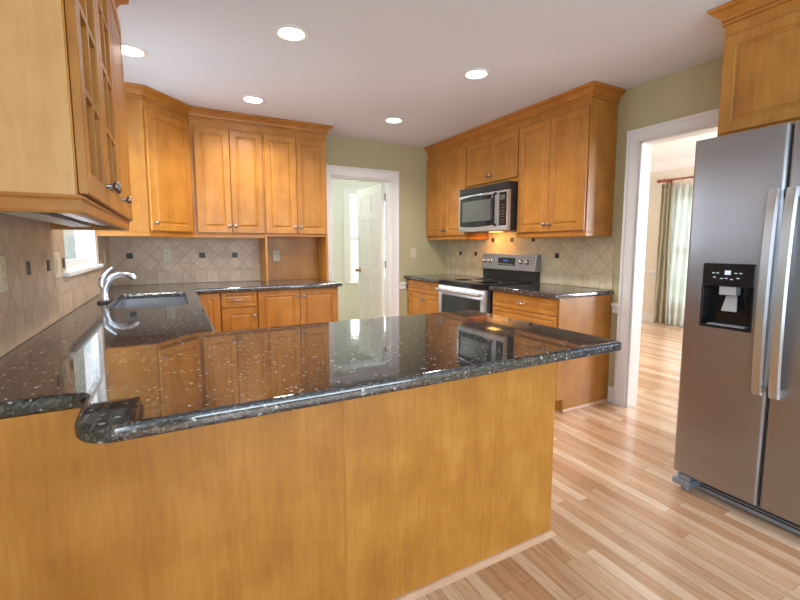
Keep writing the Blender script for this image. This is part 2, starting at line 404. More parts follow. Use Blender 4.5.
# ------------------------------------------------------------------ room shell
T = .12
def wall_x(mb, x0, x1, ya, yb, z1, holes):   # wall slab of thickness x0..x1 along y with rectangular holes (y0,y1,z0,z1)
    ys = sorted(set([ya, yb] + [h[0] for h in holes] + [h[1] for h in holes]))
    for a, b in zip(ys[:-1], ys[1:]):
        mid = (a + b) / 2; hs = sorted([h for h in holes if h[0] <= mid <= h[1]], key=lambda h: h[2]); z = 0
        for h in hs:
            if h[2] > z: mb.box(x0, x1, a, b, z, h[2])
            z = h[3]
        if z < z1: mb.box(x0, x1, a, b, z, z1)
def wall_y(mb, y0, y1, xa, xb, z1, holes):
    xs = sorted(set([xa, xb] + [h[0] for h in holes] + [h[1] for h in holes]))
    for a, b in zip(xs[:-1], xs[1:]):
        mid = (a + b) / 2; hs = sorted([h for h in holes if h[0] <= mid <= h[1]], key=lambda h: h[2]); z = 0
        for h in hs:
            if h[2] > z: mb.box(a, b, y0, y1, z, h[2])
            z = h[3]
        if z < z1: mb.box(a, b, y0, y1, z, z1)

HALL_Y = 1.9; DIN_X = 7.49
struct('floor', MB().box(-T, DIN_X + T, YB - T, HALL_Y + T, -.05, 0), 'floor', 'oak strip floor running through kitchen, hall and dining room', 'floor')
struct('ceiling', MB().box(-T, W + T, YB - T, HALL_Y + T, ZC, ZC + .08), 'ceiling', 'flat white kitchen ceiling', 'ceiling')
struct('ceiling_dining', MB().box(W + T, DIN_X + T, -4.4, 1.4, 2.6, 2.68), 'white', 'white ceiling of the dining room beyond the right doorway', 'ceiling')

KW = (-1.75, -.66, 1.125, 2.05)       # kitchen window hole (y0,y1,z0,z1)
SW = (-6.4, -4.8, .45, 2.15)          # unseen breakfast side window, added for daylight
mb = MB(); wall_x(mb, -T, 0, YB, 0, ZC, [KW, SW]); struct('wall_left', mb, 'paint', 'left kitchen wall with the sink window')
HD = (2.04, 2.77, 0, 2.03)
mb = MB(); wall_y(mb, 0, T, -T, W + T, ZC, [HD]); struct('wall_back', mb, 'paint', 'sage back kitchen wall with the hall doorway')
DD = (-3.18, -2.48, 0, 2.035)
mb = MB(); wall_x(mb, W, W + T, YB, 0, 2.6, [DD]); struct('wall_right', mb, 'paint', 'sage right kitchen wall with the dining room doorway')
FW = (.3, 3.5, .35, 2.2)
mb = MB(); wall_y(mb, YB - T, YB, -T, W + T, ZC, [FW]); struct('wall_front', mb, 'paint', 'wall behind the camera with a wide window')
# hall
mb = MB(); HWN = (2.99, 3.9, .68, 2.10)
wall_y(mb, HALL_Y, HALL_Y + T, 1.0, 4.6, ZC, [HWN]); struct('wall_hall_far', mb, 'paint_hall', 'pale green far wall of the hall')
struct('wall_hall_left', MB().box(1.0, 1.1, T + .001, HALL_Y, 0, ZC), 'paint_hall', 'pale green left wall of the hall')
struct('wall_hall_right', MB().box(4.5, 4.6, T + .001, HALL_Y, 0, ZC), 'paint_hall', 'pale green right wall of the hall')
struct('ceiling_hall', MB().box(W + T, 4.6, T, HALL_Y + T, ZC, ZC + .08), 'white', 'white ceiling of the hall', 'ceiling')
# dining room
DW = (-2.3, -.52, .35, 2.07)
mb = MB(); wall_x(mb, DIN_X, DIN_X + T, -4.4, 1.4, 2.6, [DW]); struct('wall_dining_far', mb, 'paint_dining', 'cream far wall of the dining room with a bright window')
struct('wall_dining_left', MB().box(4.62, DIN_X + T, 1.3, 1.4, 0, 2.6).box(W + T, 4.62, .0, .1, 0, 2.6).box(4.605, 4.70, .1, 1.3, 0, 2.6), 'paint_dining', 'cream left wall of the dining room')
mb = MB(); wall_y(mb, -4.4, -4.3, W + T, DIN_X, 2.6, [(5.5, 7.2, .45, 2.15)]); struct('wall_dining_right', mb, 'paint_dining', 'cream right wall of the dining room')
# dining crown moulding and wainscot rail and baseboard on the far wall
struct('trim_1', MB().sweep([(DIN_X, 1.3), (DIN_X, -4.3)], [(0, 2.47), (.012, 2.47), (.02, 2.49), (.07, 2.55), (.085, 2.585), (.085, 2.6), (0, 2.6)]), 'white', 'white crown moulding on the dining room far wall', 'trim', smooth=30)
struct('trim_2', MB().sweep([(DIN_X, 1.3), (DIN_X, -.43)], [(0, .80), (.012, .80), (.022, .83), (.022, .86), (0, .86)]), 'white', 'white chair rail on the dining room far wall', 'trim')
struct('baseboard_dining', MB().box(DIN_X - .018, DIN_X, -4.3, 1.3, 0, .14), 'white', 'white baseboard on the dining room far wall', 'baseboard', bevel=.004)

# ------------------------------------------------------------------ casings
def casing_parts(mb, Mx, u0, u1, h, wd=.10, t=.018):   # around an opening, local u,v,n
    for a, b in ((u0 - wd, u0), (u1, u1 + wd)):
        mb.box(a, b, 0, h, 0, t, Mx)
    mb.box(u0 - wd, u1 + wd, h, h + wd, 0, t, Mx)
    e = .022     # raised outer back band and inner bead
    for a, b in ((u0 - wd, u0 - wd + e), (u1 + wd - e, u1 + wd)): mb.box(a, b, 0, h + wd, t, t + .01, Mx)
    mb.box(u0 - wd, u1 + wd, h + wd - e, h + wd, t, t + .0101, Mx)
    for a, b in ((u0 - .014, u0 - .004), (u1 + .004, u1 + .014)): mb.box(a, b, 0, h + .012, t, t + .004, Mx)
    mb.box(u0 - .014, u1 + .014, h + .004, h + .014, t, t + .0041, Mx)
mb = MB(); Mx = frame((0, 0, 0), '-Y')
casing_parts(mb, Mx, HD[0], HD[1], 2.03, .105)
mb.box(HD[0], HD[0] + .015, 0, T, 0, 2.03).box(HD[1] - .015, HD[1], 0, T, 0, 2.03).box(HD[0], HD[1], 0, T, 2.015, 2.03)
mb.box(HD[0] + .015, HD[0] + .027, .05, .065, 0, 2.015).box(HD[0] + .015, HD[1] - .015, .05, .065, 2.003, 2.015)
struct('trim_3', mb, 'white', 'white casing of the hall doorway in the back wall', 'door casing', bevel=.003)
mb = MB(); Mx = frame((W, 0, 0), '-X')
casing_parts(mb, Mx, -DD[1], -DD[0], 2.035, .09)
mb.box(W, W + T, DD[1] - .015, DD[1], 0, 2.035).box(W, W + T, DD[0], DD[0] + .015, 0, 2.035).box(W, W + T, DD[0], DD[1], 2.02, 2.035)
casing_parts(mb, frame((W + T, 0, 0), '+X'), DD[0], DD[1], 2.035, .09)
struct('trim_4', mb, 'white', 'white casing of the dining room doorway in the right wall', 'door casing', bevel=.003)
struct('trim_5', MB().sweep([(W, -2.331), (W, -2.389)], [(0, .735), (.012, .735), (.014, .775), (.028, .79), (.028, .812), (0, .812)]), 'white', 'short white chair rail piece beside the dining doorway', 'trim')
struct('trim_6', MB().sweep([(2.886, 0), (2.972, 0)], [(0, .750), (.012, .750), (.014, .79), (.026, .805), (.026, .828), (0, .828)]), 'white', 'short white chair rail piece right of the hall doorway', 'trim')
struct('baseboard_right', MB().box(W - .015, W, -2.389, -2.331, 0, .13), 'white', 'short white baseboard beside the dining doorway', 'baseboard', bevel=.004)
struct('baseboard_back', MB().box(2.886, 2.972, -.015, 0, 0, .13), 'white', 'short white baseboard right of the hall doorway', 'baseboard', bevel=.004)
struct('baseboard_left', MB().box(0, .015, YB, -3.31, 0, .13), 'white', 'white baseboard on the left wall of the breakfast area', 'baseboard', bevel=.004)

# ------------------------------------------------------------------ windows
def window(name, label, Mx, u0, u1, v0, v1, depth, sashes, muntins=(1, 1), sill=None, glass=True, fr=.045, casing=0):
    """local: n = 0 is the room face of the wall, negative n goes outdoors"""
    c = Mx @ Vector(((u0 + u1) / 2, v0, -depth)); t = sthing(name, label, 'window', tuple(c))
    m = MB()
    m.box(u0, u0 + .018, v0, v1, -T, 0, Mx).box(u1 - .018, u1, v0, v1, -T, 0, Mx).box(u0, u1, v1 - .018, v1, -T, 0, Mx).box(u0, u1, v0, v0 + .018, -T, 0, Mx)
    if casing:
        for a, b in ((u0 - casing, u0), (u1, u1 + casing)): m.box(a, b, v0, v1 + casing, 0, .016, Mx)
        m.box(u0, u1, v1, v1 + casing, 0, .016, Mx)
    obj('window_frame', m, 'white', t, bevel=.003)
    a0, a1, b0, b1 = u0 + .018, u1 - .018, v0 + .018, v1 - .018
    n = len(sashes); hh = (b1 - b0) / n
    for i in range(n):
        y0 = b0 + i * hh; y1 = y0 + hh; nn = -depth - (.03 if i else 0)
        s = MB(); s.box(a0, a0 + fr, y0, y1, nn - .03, nn, Mx).box(a1 - fr, a1, y0, y1, nn - .03, nn, Mx).box(a0 + fr, a1 - fr, y0, y0 + fr, nn - .03, nn, Mx).box(a0 + fr, a1 - fr, y1 - fr, y1, nn - .03, nn, Mx)
        for k in range(1, muntins[0]):
            x = a0 + fr + (a1 - a0 - 2 * fr) * k / muntins[0]; s.box(x - .009, x + .009, y0 + fr, y1 - fr, nn - .024, nn - .006, Mx)
        for k in range(1, muntins[1]):
            y = y0 + fr + (hh - 2 * fr) * k / muntins[1]; s.box(a0 + fr, a1 - fr, y - .009, y + .009, nn - .0241, nn - .0061, Mx)
        so = obj('sash', s, 'white', t, bevel=.002)
        g = MB().box(a0 + fr, a1 - fr, y0 + fr, y1 - fr, nn - .017, nn - .013, Mx); obj('pane', g, 'glass', so)
    if sill:
        e, pr = sill; q = MB().box(u0 - e, u1 + e * .3, v0 - .018, v0 + .006, -T + .02, pr, Mx); obj('window_sill', q, 'white', t, bevel=.005)
    return t
FL = frame((0, 0, 0), '+X')
window('window_1', 'white window over the kitchen sink on the left wall', FL, KW[0], KW[1], KW[2], KW[3], .022, [1, 1], sill=(.07, .035), fr=.04)
window('added_window_4', 'unseen side window added to let daylight into the breakfast area', FL, SW[0], SW[1], SW[2], SW[3], .05, [1, 1], muntins=(2, 1), sill=(.05, .03), casing=.08)  # out of view, added as a daylight source
Mx = frame((0, YB, 0), '+Y')
window('window_5', 'wide window behind the camera', Mx, -FW[1], -FW[0], FW[2], FW[3], .05, [1], muntins=(4, 1), sill=(.05, .03), casing=.08)
window('window_2', 'hall window half hidden behind the open door', frame((0, HALL_Y, 0), '-Y'), HWN[0], HWN[1], HWN[2], HWN[3], .05, [1, 1], muntins=(3, 2), sill=(.04, .03), casing=.09, fr=.04)
window('window_3', 'tall dining room window behind the sheer curtain', frame((DIN_X, 0, 0), '-X'), -DW[1], -DW[0], DW[2], DW[3], .05, [1, 1], muntins=(2, 1), sill=(.04, .02), casing=.09)
window('added_window_6', 'unseen window added in the dining room right wall to light the room', frame((0, -4.3, 0), '+Y'), -7.2, -5.5, .45, 2.15, .05, [1, 1], muntins=(3, 1), sill=(.04, .02), casing=.08)  # out of view, added to carry the dining room fill light
# screen of white translucent boards just outside the sink window
m = MB(); y = -2.4
while y < 1.6:
    m.box(-.345, -.335, y, y + .125, .5, 2.35); y += .137
m.box(-.36, -.346, -2.4, 1.6, .6, .66).box(-.36, -.346, -2.4, 1.6, 2.2, 2.26).box(-.40, -.346, -2.45, -2.40, -.3, 2.4).box(-.40, -.346, 1.6, 1.65, -.3, 2.4)
tag(obj('board_screen', m, 'boards'), 'white vertical board screen seen outside through the sink window', 'screen')

# ------------------------------------------------------------------ hall door (six panels)
def six_panel_door(Mx, w_, h_, t_, parent):
    """local u from the hinge, v up, n through thickness"""
    m = MB(); st = .105; mid = .09; a = (w_ - 2 * st - mid) / 2
    cols = [(st, st + a), (st + a + mid, w_ - st)]
    rows = [(.24, .84), (.98, 1.58), (1.68, h_ - .12)]
    m.box(0, w_, 0, h_, .009, t_ - .009, Mx)
    us = [0, cols[0][0], cols[0][1], cols[1][0], cols[1][1], w_]; vs = [0] + [c for r in rows for c in r] + [h_]
    for n0, n1, sgn in ((0, .009, -1), (t_ - .009, t_, 1)):
        for i in (0, 2, 4): m.box(us[i], us[i + 1], 0, h_, n0, n1, Mx)
        for j in (0, 2, 4, 6):
            for (c0, c1) in cols: m.box(c0, c1, vs[j], vs[j + 1], n0 + .00005, n1 - .00005, Mx)
        for c0, c1 in cols:
            for r0, r1 in rows:
                q = .030
                if sgn > 0: m.panel(Mx, c0 + q * .5, c1 - q * .5, r0 + q * .5, r1 - q * .5, [(0, t_ - .009), (.028, t_ - .002), (.03, t_ - .002)])
                else: m.panel(Mx, c0 + q * .5, c1 - q * .5, r0 + q * .5, r1 - q * .5, [(0, .009), (.028, .002), (.03, .002)])
    return obj('door_panel', m, 'door_white', parent, bevel=.0015)
ang = math.radians(88.5)     # swing from closed (towards -X) into the hall
hx, hy = HD[1] - .018, T + .004
u = Vector((-math.cos(ang), math.sin(ang), 0)); n = Vector((u.y, -u.x, 0)) * -1  # n faces the kitchen side
n = Vector((-math.sin(ang), -math.cos(ang), 0))
Mx = frame((hx, hy, .012), (tuple(u), tuple(n)))
td = sthing('door_1', 'white six panel door standing open into the hall', 'door', (hx, hy, 0))
six_panel_door(Mx, .70, 1.99, .038, td)
for s_, nn in ((1, .038), (-1, 0)):
    K = Mx @ Matrix.Translation((.635, .935, nn)) @ (Matrix.Identity(4) if s_ > 0 else Matrix.Rotation(PI, 4, 'X'))
    obj('door_knob', MB().lathe([(.027, 0), (.027, .006), (.012, .010), (.011, .028), (.022, .036), (.027, .05), (.022, .062), (.001, .066)], K), 'brass', td, smooth=40)
for z in (.2, 1.0, 1.80):
    m = MB(); m.lathe([(.006, 0), (.006, .09)], Matrix.Translation((hx + .004, T - .002, z)), 10).box(HD[1] - .0165, HD[1] - .015, T - .035, T - .003, z, z + .09)
    obj('hinge', m, 'pewter', td)

# ------------------------------------------------------------------ cabinets
KN = [(.007, 0), (.006, .004), (.0055, .014), (.010, .017), (.0155, .021), (.0165, .026), (.013, .031), (.001, .033)]
def knob(Mx, u, v, n, parent):
    return obj('knob', MB().lathe(KN, Mx @ Matrix.Translation((u, v, n)), 16), 'pewter', parent, smooth=50)
def pull(Mx, u, v, n, parent, L=.10, name='handle'):
    m = MB(); h = L / 2
    m.tube([(u - h, v, n), (u - h, v, n + .014), (u - h * .85, v, n + .024), (u, v, n + .028), (u + h * .85, v, n + .024), (u + h, v, n + .014), (u + h, v, n)], .0048, 8, Mx)
    return obj(name, m, 'chrome', parent, smooth=50)
def rp(n, t=.02):   # raised panel door section
    return [(0, n), (0, n + t - .004), (.004, n + t), (.052, n + t), (.057, n + t - .007), (.062, n + t - .0075), (.078, n + t - .001), (.08, n + t - .001)]
def rp_small(n, t=.02):
    return [(0, n), (0, n + t - .004), (.004, n + t), (.030, n + t), (.034, n + t - .006), (.038, n + t - .0065), (.050, n + t - .001), (.052, n + t - .001)]
def door(Mx, u0, u1, v0, v1, n, parent, kn=None, glass=None):
    if glass:
        m = MB(); st = .058; t = .02
        m.panel(Mx, u0, u0 + st, v0, v1, [(0, n), (0, n + t - .003), (.003, n + t)])
        m.panel(Mx, u1 - st, u1, v0, v1, [(0, n), (0, n + t - .003), (.003, n + t)])
        m.panel(Mx, u0 + st, u1 - st, v0, v0 + st, [(0, n), (0, n + t - .0031), (.003, n + t - .0001)])
        m.panel(Mx, u0 + st, u1 - st, v1 - st, v1, [(0, n), (0, n + t - .0031), (.003, n + t - .0001)])
        cc, rr = glass
        for i in range(1, cc):
            x = u0 + st + (u1 - u0 - 2 * st) * i / cc; m.box(x - .009, x + .009, v0 + st, v1 - st, n + .004, n + t - .002, Mx)
        for i in range(1, rr):
            y = v0 + st + (v1 - v0 - 2 * st) * i / rr; m.box(u0 + st, u1 - st, y - .009, y + .009, n + .0041, n + t - .0021, Mx)
        o = obj('door', m, 'maple', parent, bevel=.0015)
        obj('pane', MB().box(u0 + st - .005, u1 - st + .005, v0 + st - .005, v1 - st + .005, n + .001, n + .0035, Mx), 'glass', o)
    else:
        o = obj('door', MB().panel(Mx, u0, u1, v0, v1, rp(n)), 'maple', parent)
    if kn: knob(Mx, kn[0], kn[1], n + .02, o)
    return o
def drawer(Mx, u0, u1, v0, v1, n, parent):
    o = obj('drawer', MB().panel(Mx, u0, u1, v0, v1, rp_small(n)), 'maple', parent)
    pull(Mx, (u0 + u1) / 2, (v0 + v1) / 2, n + .02, o)
    return o
def open_case(m, Mx, w_, h_, d_, t=.018, v0=0):
    m.box(0, t, v0, h_, 0, d_, Mx).box(w_ - t, w_, v0, h_, 0, d_, Mx).box(t, w_ - t, v0, v0 + t, 0, d_, Mx).box(t, w_ - t, h_ - t, h_, 0, d_, Mx).box(t, w_ - t, v0 + t, h_ - t, 0, .006, Mx)

DT = 2.30; ZB = 1.380; CRB = 2.366
CROWN = [(0, CRB - .004), (.010, CRB - .004), (.010, CRB + .008), (.005, CRB + .010), (.005, CRB + .014), (.014, CRB + .018), (.016, CRB + .030), (.026, CRB + .044), (.040, CRB + .054), (.040, CRB + .060), (.050, CRB + .062), (.058, CRB + .070), (.058, ZC - .001), (0, ZC - .001)]
RAIL = [(0, 0), (-.018, 0), (-.018, -.042), (.002, -.042), (.004, -.036), (.004, -.012), (.008, -.006), (.008, 0)]

def upper(name, label, origin, facing, w_, d_, doors, zb=ZB, glass=None, hide_rail=False, rail_ends=(False, False), vlow=0, group=None):
    Mx = frame((origin[0], origin[1], zb), facing)
    c = Mx @ Vector((w_ / 2, 0, 0)); t = thing(name, label, 'cabinet', tuple(c), group)
    h_ = CRB - zb
    m = MB()
    if glass:
        open_case(m, Mx, w_, h_, d_)
        m.box(.018, .03, .018, h_ - .018, d_ - .018, d_, Mx).box(w_ - .03, w_ - .018, .018, h_ - .018, d_ - .018, d_, Mx)
        m.box(.03, w_ - .03, .018, .03, d_ - .018, d_ - .0001, Mx).box(.03, w_ - .03, DT - zb - .02, h_ - .018, d_ - .018, d_ - .0001, Mx)
        for (u0, u1, ks) in doors[:-1]: m.box(u1 - .02, u1 + .02, .03, DT - zb - .02, d_ - .018, d_ - .0002, Mx)
    else:
        m.box(0, w_, 0, h_, 0, d_, Mx)
    obj('cabinet_body', m, 'maple', t, bevel=.0015)
    if glass:
        for i in range(3):
            v = .26 + i * .235; obj('shelf', MB().box(.02, w_ - .02, v, v + .018, .008, d_ - .03, Mx), 'maple_pale', t)
    for di, (u0, u1, ks) in enumerate(doors):
        g = .002
        k = None
        if ks == 'l': k = (u0 + .028, .065 + vlow)
        if ks == 'r': k = (u1 - .028, .065 + vlow)
        door(Mx, u0 + g, u1 - g, .004 + vlow, DT - zb, d_ + .0015, t, k, None if glass and di == 2 else glass)
    if not hide_rail:
        # light rail under the front (and the returns at exposed ends)
        path = []
        f0 = Mx @ Vector((0, 0, d_)); f1 = Mx @ Vector((w_, 0, d_))
        if rail_ends[0]: path.append(tuple((Mx @ Vector((0, 0, .004))).xy))
        path += [tuple(f0.xy), tuple(f1.xy)]
        if rail_ends[1]: path.append(tuple((Mx @ Vector((w_, 0, .004))).xy))
        obj('light_rail', MB().sweep(path, [(a, zb + b) for a, b in RAIL]), 'maple_h', t)
    return t

# left run, glazed doors; near end -3.24, far end -2.05
Y0 = -3.24
tl = upper('glazed_wall_cabinet', 'wall cabinet with small-paned glass doors at upper left', (0, Y0), '+X', 1.25, .31,
           [(0, .372, 'r'), (.372, .745, 'l'), (.745, 1.25, 'l')], glass=(2, 4), rail_ends=(True, True))
Mx = frame((0, Y0, ZB), '+X')
obj('end_panel', MB().box(-.0065, -.0005, .0, CRB - ZB - .005, .002, .307, Mx), 'maple_end_lit', tl, bevel=.001)['label'] = 'maple end panel with its lit tone put into the colour'
obj('underside_panel', MB().box(.02, 1.23, -.004, -.001, .01, .29, Mx), 'under', tl)['label'] = 'grey cabinet underside'
obj('crown_moulding', MB().sweep([(0.001, Y0), (.31, Y0), (.31, Y0 + 1.25), (0.001, Y0 + 1.25)], CROWN), 'maple_h', tl, smooth=25)
m = MB().box(.06, 1.13, -.030, -.0045, .10, .175, Mx)
tu = thing('under_cabinet_light', 'slim aluminium light under the glass-door cabinet', 'light fixture', tuple(Mx @ Vector((.6, -.03, .13))))
obj('housing', m, 'alu', tu, bevel=.003)
obj('diffuser', MB().box(.08, 1.11, -.033, -.0302, .112, .163, Mx), 'white', tu)
m = MB().box(.02, 1.17, -.022, -.0045, .20, .262, Mx); obj('wiring_cover', m, 'alu', tu, bevel=.002)

# diagonal corner cabinet
D1, D2, D3, DB = .345, .668, .668, .31
tcn = thing('corner_wall_cabinet', 'single-door diagonal wall cabinet in the back left corner', 'cabinet', (.2, -.2, ZB))
obj('cabinet_body', MB().prism([(.001, -.001), (.001, -D2), (D1, -D2), (D3, -DB), (D3, -.001)], ZB, CRB), 'maple', tcn, bevel=.0015)
dv = Vector((D3 - D1, D2 - DB, 0)); dl = dv.length; du = dv.normalized(); dn = Vector((du.y, -du.x, 0))
Md = frame((D1, -D2, ZB), (tuple(du), tuple(dn)))
door(Md, .012, dl - .022, .004, DT - ZB, .0015, tcn, (.04, .065))
obj('light_rail', MB().sweep([(.001, -D2), (D1, -D2), (D3, -DB)], [(a, ZB + b) for a, b in RAIL]), 'maple_h', tcn)
# back run
u1_ = upper('wall_cabinet', 'two-door wall cabinet beside the diagonal corner cabinet on the back wall', (D3 + .001, -.001), '-Y', 1.275 - D3 - .001, DB - .001,
            [(.03, .318, 'r'), (.318, .606, 'l')], group=None)
u2_ = upper('wall_cabinet', 'two-door wall cabinet above the open wood-backed niche', (1.276, -.001), '-Y', 1.894 - 1.276, DB - .001,
            [(.012, .312, 'r'), (.312, .614, 'l')], hide_rail=True)
tag(obj('crown_moulding', MB().sweep([(0.001, -D2), (D1, -D2), (D3, -DB), (1.894, -DB), (1.894, -.001)], CROWN), 'maple_h', smooth=25), 'wood crown moulding over the back wall and corner cabinets', 'moulding')
# niche below it
m = MB(); zt = ZB - .0005; zb_ = CT + .0005
m.box(1.276, 1.294, -DB - .015, -.001, zb_, zt).box(1.876, 1.894, -DB - .015, -.001, zb_, zt)
tn = thing('appliance_niche', 'open wood-lined niche standing on the back worktop', 'shelf unit', (1.585, -.15, CT))
obj('side_panel', MB().box(1.276, 1.294, -DB - .015, -.001, zb_, zt), 'maple', tn, bevel=.001)
obj('side_panel', MB().box(1.876, 1.894, -DB - .015, -.001, zb_, zt), 'maple', tn, bevel=.001)
obj('back_panel', MB().box(1.294, 1.876, -.019, -.001, zb_, zt), 'maple', tn)
obj('top_rail', MB().box(1.294, 1.876, -DB - .012, -DB + .006, zt - .022, zt), 'maple_h', tn, bevel=.001)

# right run
XF = .31
r1 = upper('wall_cabinet', 'two-door wall cabinet left of the microwave', (W - .001, -.002), '-X', .796, XF, [(.004, .400, 'r'), (.400, .790, 'l')], rail_ends=(False, True))
r2 = upper('wall_cabinet', 'short two-door wall cabinet above the microwave', (W - .001, -.799), '-X', .762, XF, [(.004, .381, 'r'), (.381, .758, 'l')], zb=1.850, hide_rail=True, vlow=.032)
r3 = upper('wall_cabinet', 'tall two-door wall cabinet right of the microwave', (W - .001, -1.562), '-X', .728, XF, [(.006, .364, 'r'), (.364, .722, 'l')], rail_ends=(True, True))
tag(obj('crown_moulding', MB().sweep([(W - XF - .001, -.002), (W - XF - .001, -2.290), (W - .001, -2.290)], CROWN), 'maple_h', smooth=25), 'long wood crown moulding over the right wall cabinets and microwave', 'moulding')
# over the fridge
r4 = upper('wall_cabinet', 'deep two-door wall cabinet above the refrigerator', (W - .001, -3.274), '-X', .93, .588, [(.008, .465, None), (.465, .922, None)], zb=1.812, hide_rail=True, vlow=.015)
obj('crown_moulding', MB().sweep([(W - .001, -3.274), (W - .590, -3.274), (W - .590, -4.204), (W - .001, -4.204)], CROWN), 'maple_h', r4, smooth=25)

# ------------------------------------------------------------------ base cabinets
def base(name, label, origin, facing, w_, fronts, d_=.588, top=.876, skirt=None):
    Mx = frame((origin[0], origin[1], 0), facing)
    t = thing(name, label, 'cabinet', tuple(Mx @ Vector((w_ / 2, 0, 0))))
    m = MB(); m.box(0, w_, .10, top, 0, d_, Mx).box(0, w_, 0, .10, 0, d_ - .07, Mx)
    obj('cabinet_body', m, 'maple', t, bevel=.0015)
    for f in fronts:
        if f[0] == 'door': door(Mx, f[1], f[2], f[3], f[4], d_ + .0015, t, f[5])
        else: drawer(Mx, f[1], f[2], f[3], f[4], d_ + .0015, t)
    return t
TOPF = .868
base('base_cabinet', 'narrow blind corner base cabinet on the back wall', (.62, -.002), '-Y', .217, [('door', .045, .213, .115, TOPF, None)])
base('base_cabinet', 'narrow base cabinet with a drawer over a door on the back wall', (.838, -.002), '-Y', .302, [('drawer', .004, .298, .735, TOPF), ('door', .004, .298, .115, .729, (.27, .655))])
base('base_cabinet', 'two-door base cabinet at the right end of the back run', (1.141, -.002), '-Y', .758, [('door', .004, .378, .115, TOPF, (.348, .805)), ('door', .381, .750, .115, TOPF, (.411, .805))])
base('base_cabinet', 'base cabinet with drawer and two doors left of the range', (W - .002, -.022), '-X', .762, [('drawer', .03, .758, .735, TOPF), ('door', .03, .392, .115, .729, (.365, .665)), ('door', .395, .758, .115, .729, (.422, .665))])
t = base('base_cabinet', 'three-drawer base cabinet right of the range', (W - .002, -1.586), '-X', .724, [('drawer', .004, .718, .742, TOPF), ('drawer', .004, .718, .43, .736), ('drawer', .004, .718, .115, .424)])
obj('end_panel', MB().box(W - .602, W - .002, -2.3205, -2.3105, .10, .876).box(W - .53, W - .002, -2.3205, -2.3105, .0, .10), 'maple', t)
obj('shoe_moulding', MB().sweep([(W - .53, -2.3205), (W - .002, -2.3205)], [(0, 0), (.014, 0), (.012, .010), (.006, .018), (0, .02)]), 'shoe', t)
base('sink_base_cabinet', 'base cabinet under the sink on the left wall', (.002, -1.75), '+X', 1.11, [('door', .004, .55, .115, TOPF, (.52, .8)), ('door', .555, 1.10, .115, TOPF, (.585, .8))], top=.70)
base('base_cabinet', 'drawer base cabinet between sink and peninsula on the left wall', (.002, -2.60), '+X', .848, [('drawer', .004, .84, .735, TOPF), ('door', .004, .42, .115, .729, (.39, .665)), ('door', .424, .84, .115, .729, (.454, .665))])
# peninsula
PY = -3.262; PX = 1.903
tp = thing('peninsula_cabinet', 'long wood-panelled peninsula cabinet in the foreground', 'cabinet', (.95, -2.95, 0))
m = MB().box(.002, PX - .01, -3.250, -2.665, .10, .876).box(.002, PX - .01, -3.258, -2.74, 0, .10); obj('cabinet_body', m, 'maple', tp)
obj('back_panel', MB().box(.002, .952, PY, -3.2505, .012, .876), 'maple', tp)
obj('back_panel', MB().box(.9565, PX, PY + .0005, -3.2505, .012, .876), 'maple', tp)
obj('seam_strip', MB().box(.9505, .9580, PY - .0012, PY - .0001, .022, .8755), 'maple', tp)
obj('end_panel', MB().box(PX - .0095, PX, -3.2504, -2.66, .0, .876), 'maple', tp)
obj('shoe_moulding', MB().sweep([(.004, PY), (PX + .0005, PY), (PX + .0005, -2.67)], [(0, 0), (.018, 0), (.016, .010), (.008, .019), (0, .021)]), 'shoe', tp)
MxP = frame((PX - .01, -2.665, 0), '+Y')
for i in range(3):
    door(MxP, .004 + i * .40, .40 + i * .40, .115, .868, .0015, tp, (.37 + i * .40, .80))

# ------------------------------------------------------------------ granite worktops
def slab(name, outlines, z0, z1, label, bevel=.012):
    cu = bpy.data.curves.new(name + '_c', 'CURVE'); cu.dimensions = '2D'; cu.fill_mode = 'BOTH'
    for pts in outlines:
        s = cu.splines.new('POLY'); s.points.add(len(pts) - 1)
        for i, (x, y) in enumerate(pts): s.points[i].co = (x, y, 0, 1)
        s.use_cyclic_u = True
    cu.extrude = (z1 - z0) / 2 - bevel; cu.bevel_depth = bevel; cu.bevel_resolution = 3; cu.offset = -bevel
    tmp = bpy.data.objects.new('tmp', cu); col.objects.link(tmp)
    dg = bpy.context.evaluated_depsgraph_get(); dg.update()
    me = bpy.data.meshes.new_from_object(tmp.evaluated_get(dg)); bpy.data.objects.remove(tmp); bpy.data.curves.remove(cu)
    me.name = name
    for v in me.vertices: v.co.z += (z0 + z1) / 2
    bm = bmesh.new(); bm.from_mesh(me); bmesh.ops.remove_doubles(bm, verts=bm.verts, dist=1e-5); bmesh.ops.recalc_face_normals(bm, faces=bm.faces); bm.to_mesh(me); bm.free()
    me.materials.clear(); me.materials.append(M['granite']); smooth_mesh(me, math.radians(35))
    for p in me.polygons:
        if abs(p.normal.z) > .995: p.use_smooth = False
    o = bpy.data.objects.new(name, me); col.objects.link(o)
    return tag(o, label, 'worktop')
def arc(cx, cy, r, a0, a1, n=8):
    return [(cx + r * math.cos(math.radians(a0 + (a1 - a0) * i / n)), cy + r * math.sin(math.radians(a0 + (a1 - a0) * i / n))) for i in range(n + 1)]
def rrect(x0, x1, y0, y1, r, n=5):
    return arc(x1 - r, y1 - r, r, 0, 90, n) + arc(x0 + r, y1 - r, r, 90, 180, n) + arc(x0 + r, y0 + r, r, 180, 270, n) + arc(x1 - r, y0 + r, r, 270, 360, n)
XP = 1.945; YS = -3.528; YL = -3.268; XBm = .308
out = [(.002, -.002), (.002, YL)]
out += [(XBm - .045, YL)] + arc(XBm - .045, YL - .04, .04, 90, 0, 6)[1:]           # small concave turn out to the bar
out += arc(XBm + .08, YS + .08, .08, 180, 270, 9)
out += arc(XP - .016, YS + .016, .016, 270, 360, 4) + arc(XP - .02, -2.645, .02, 0, 90, 4)
out += [(.642, -2.625), (.648, -.652), (1.918, -.652), (1.918, -.002)]
sink_hole = rrect(.15, .565, -1.64, -.84, .06)[::-1]
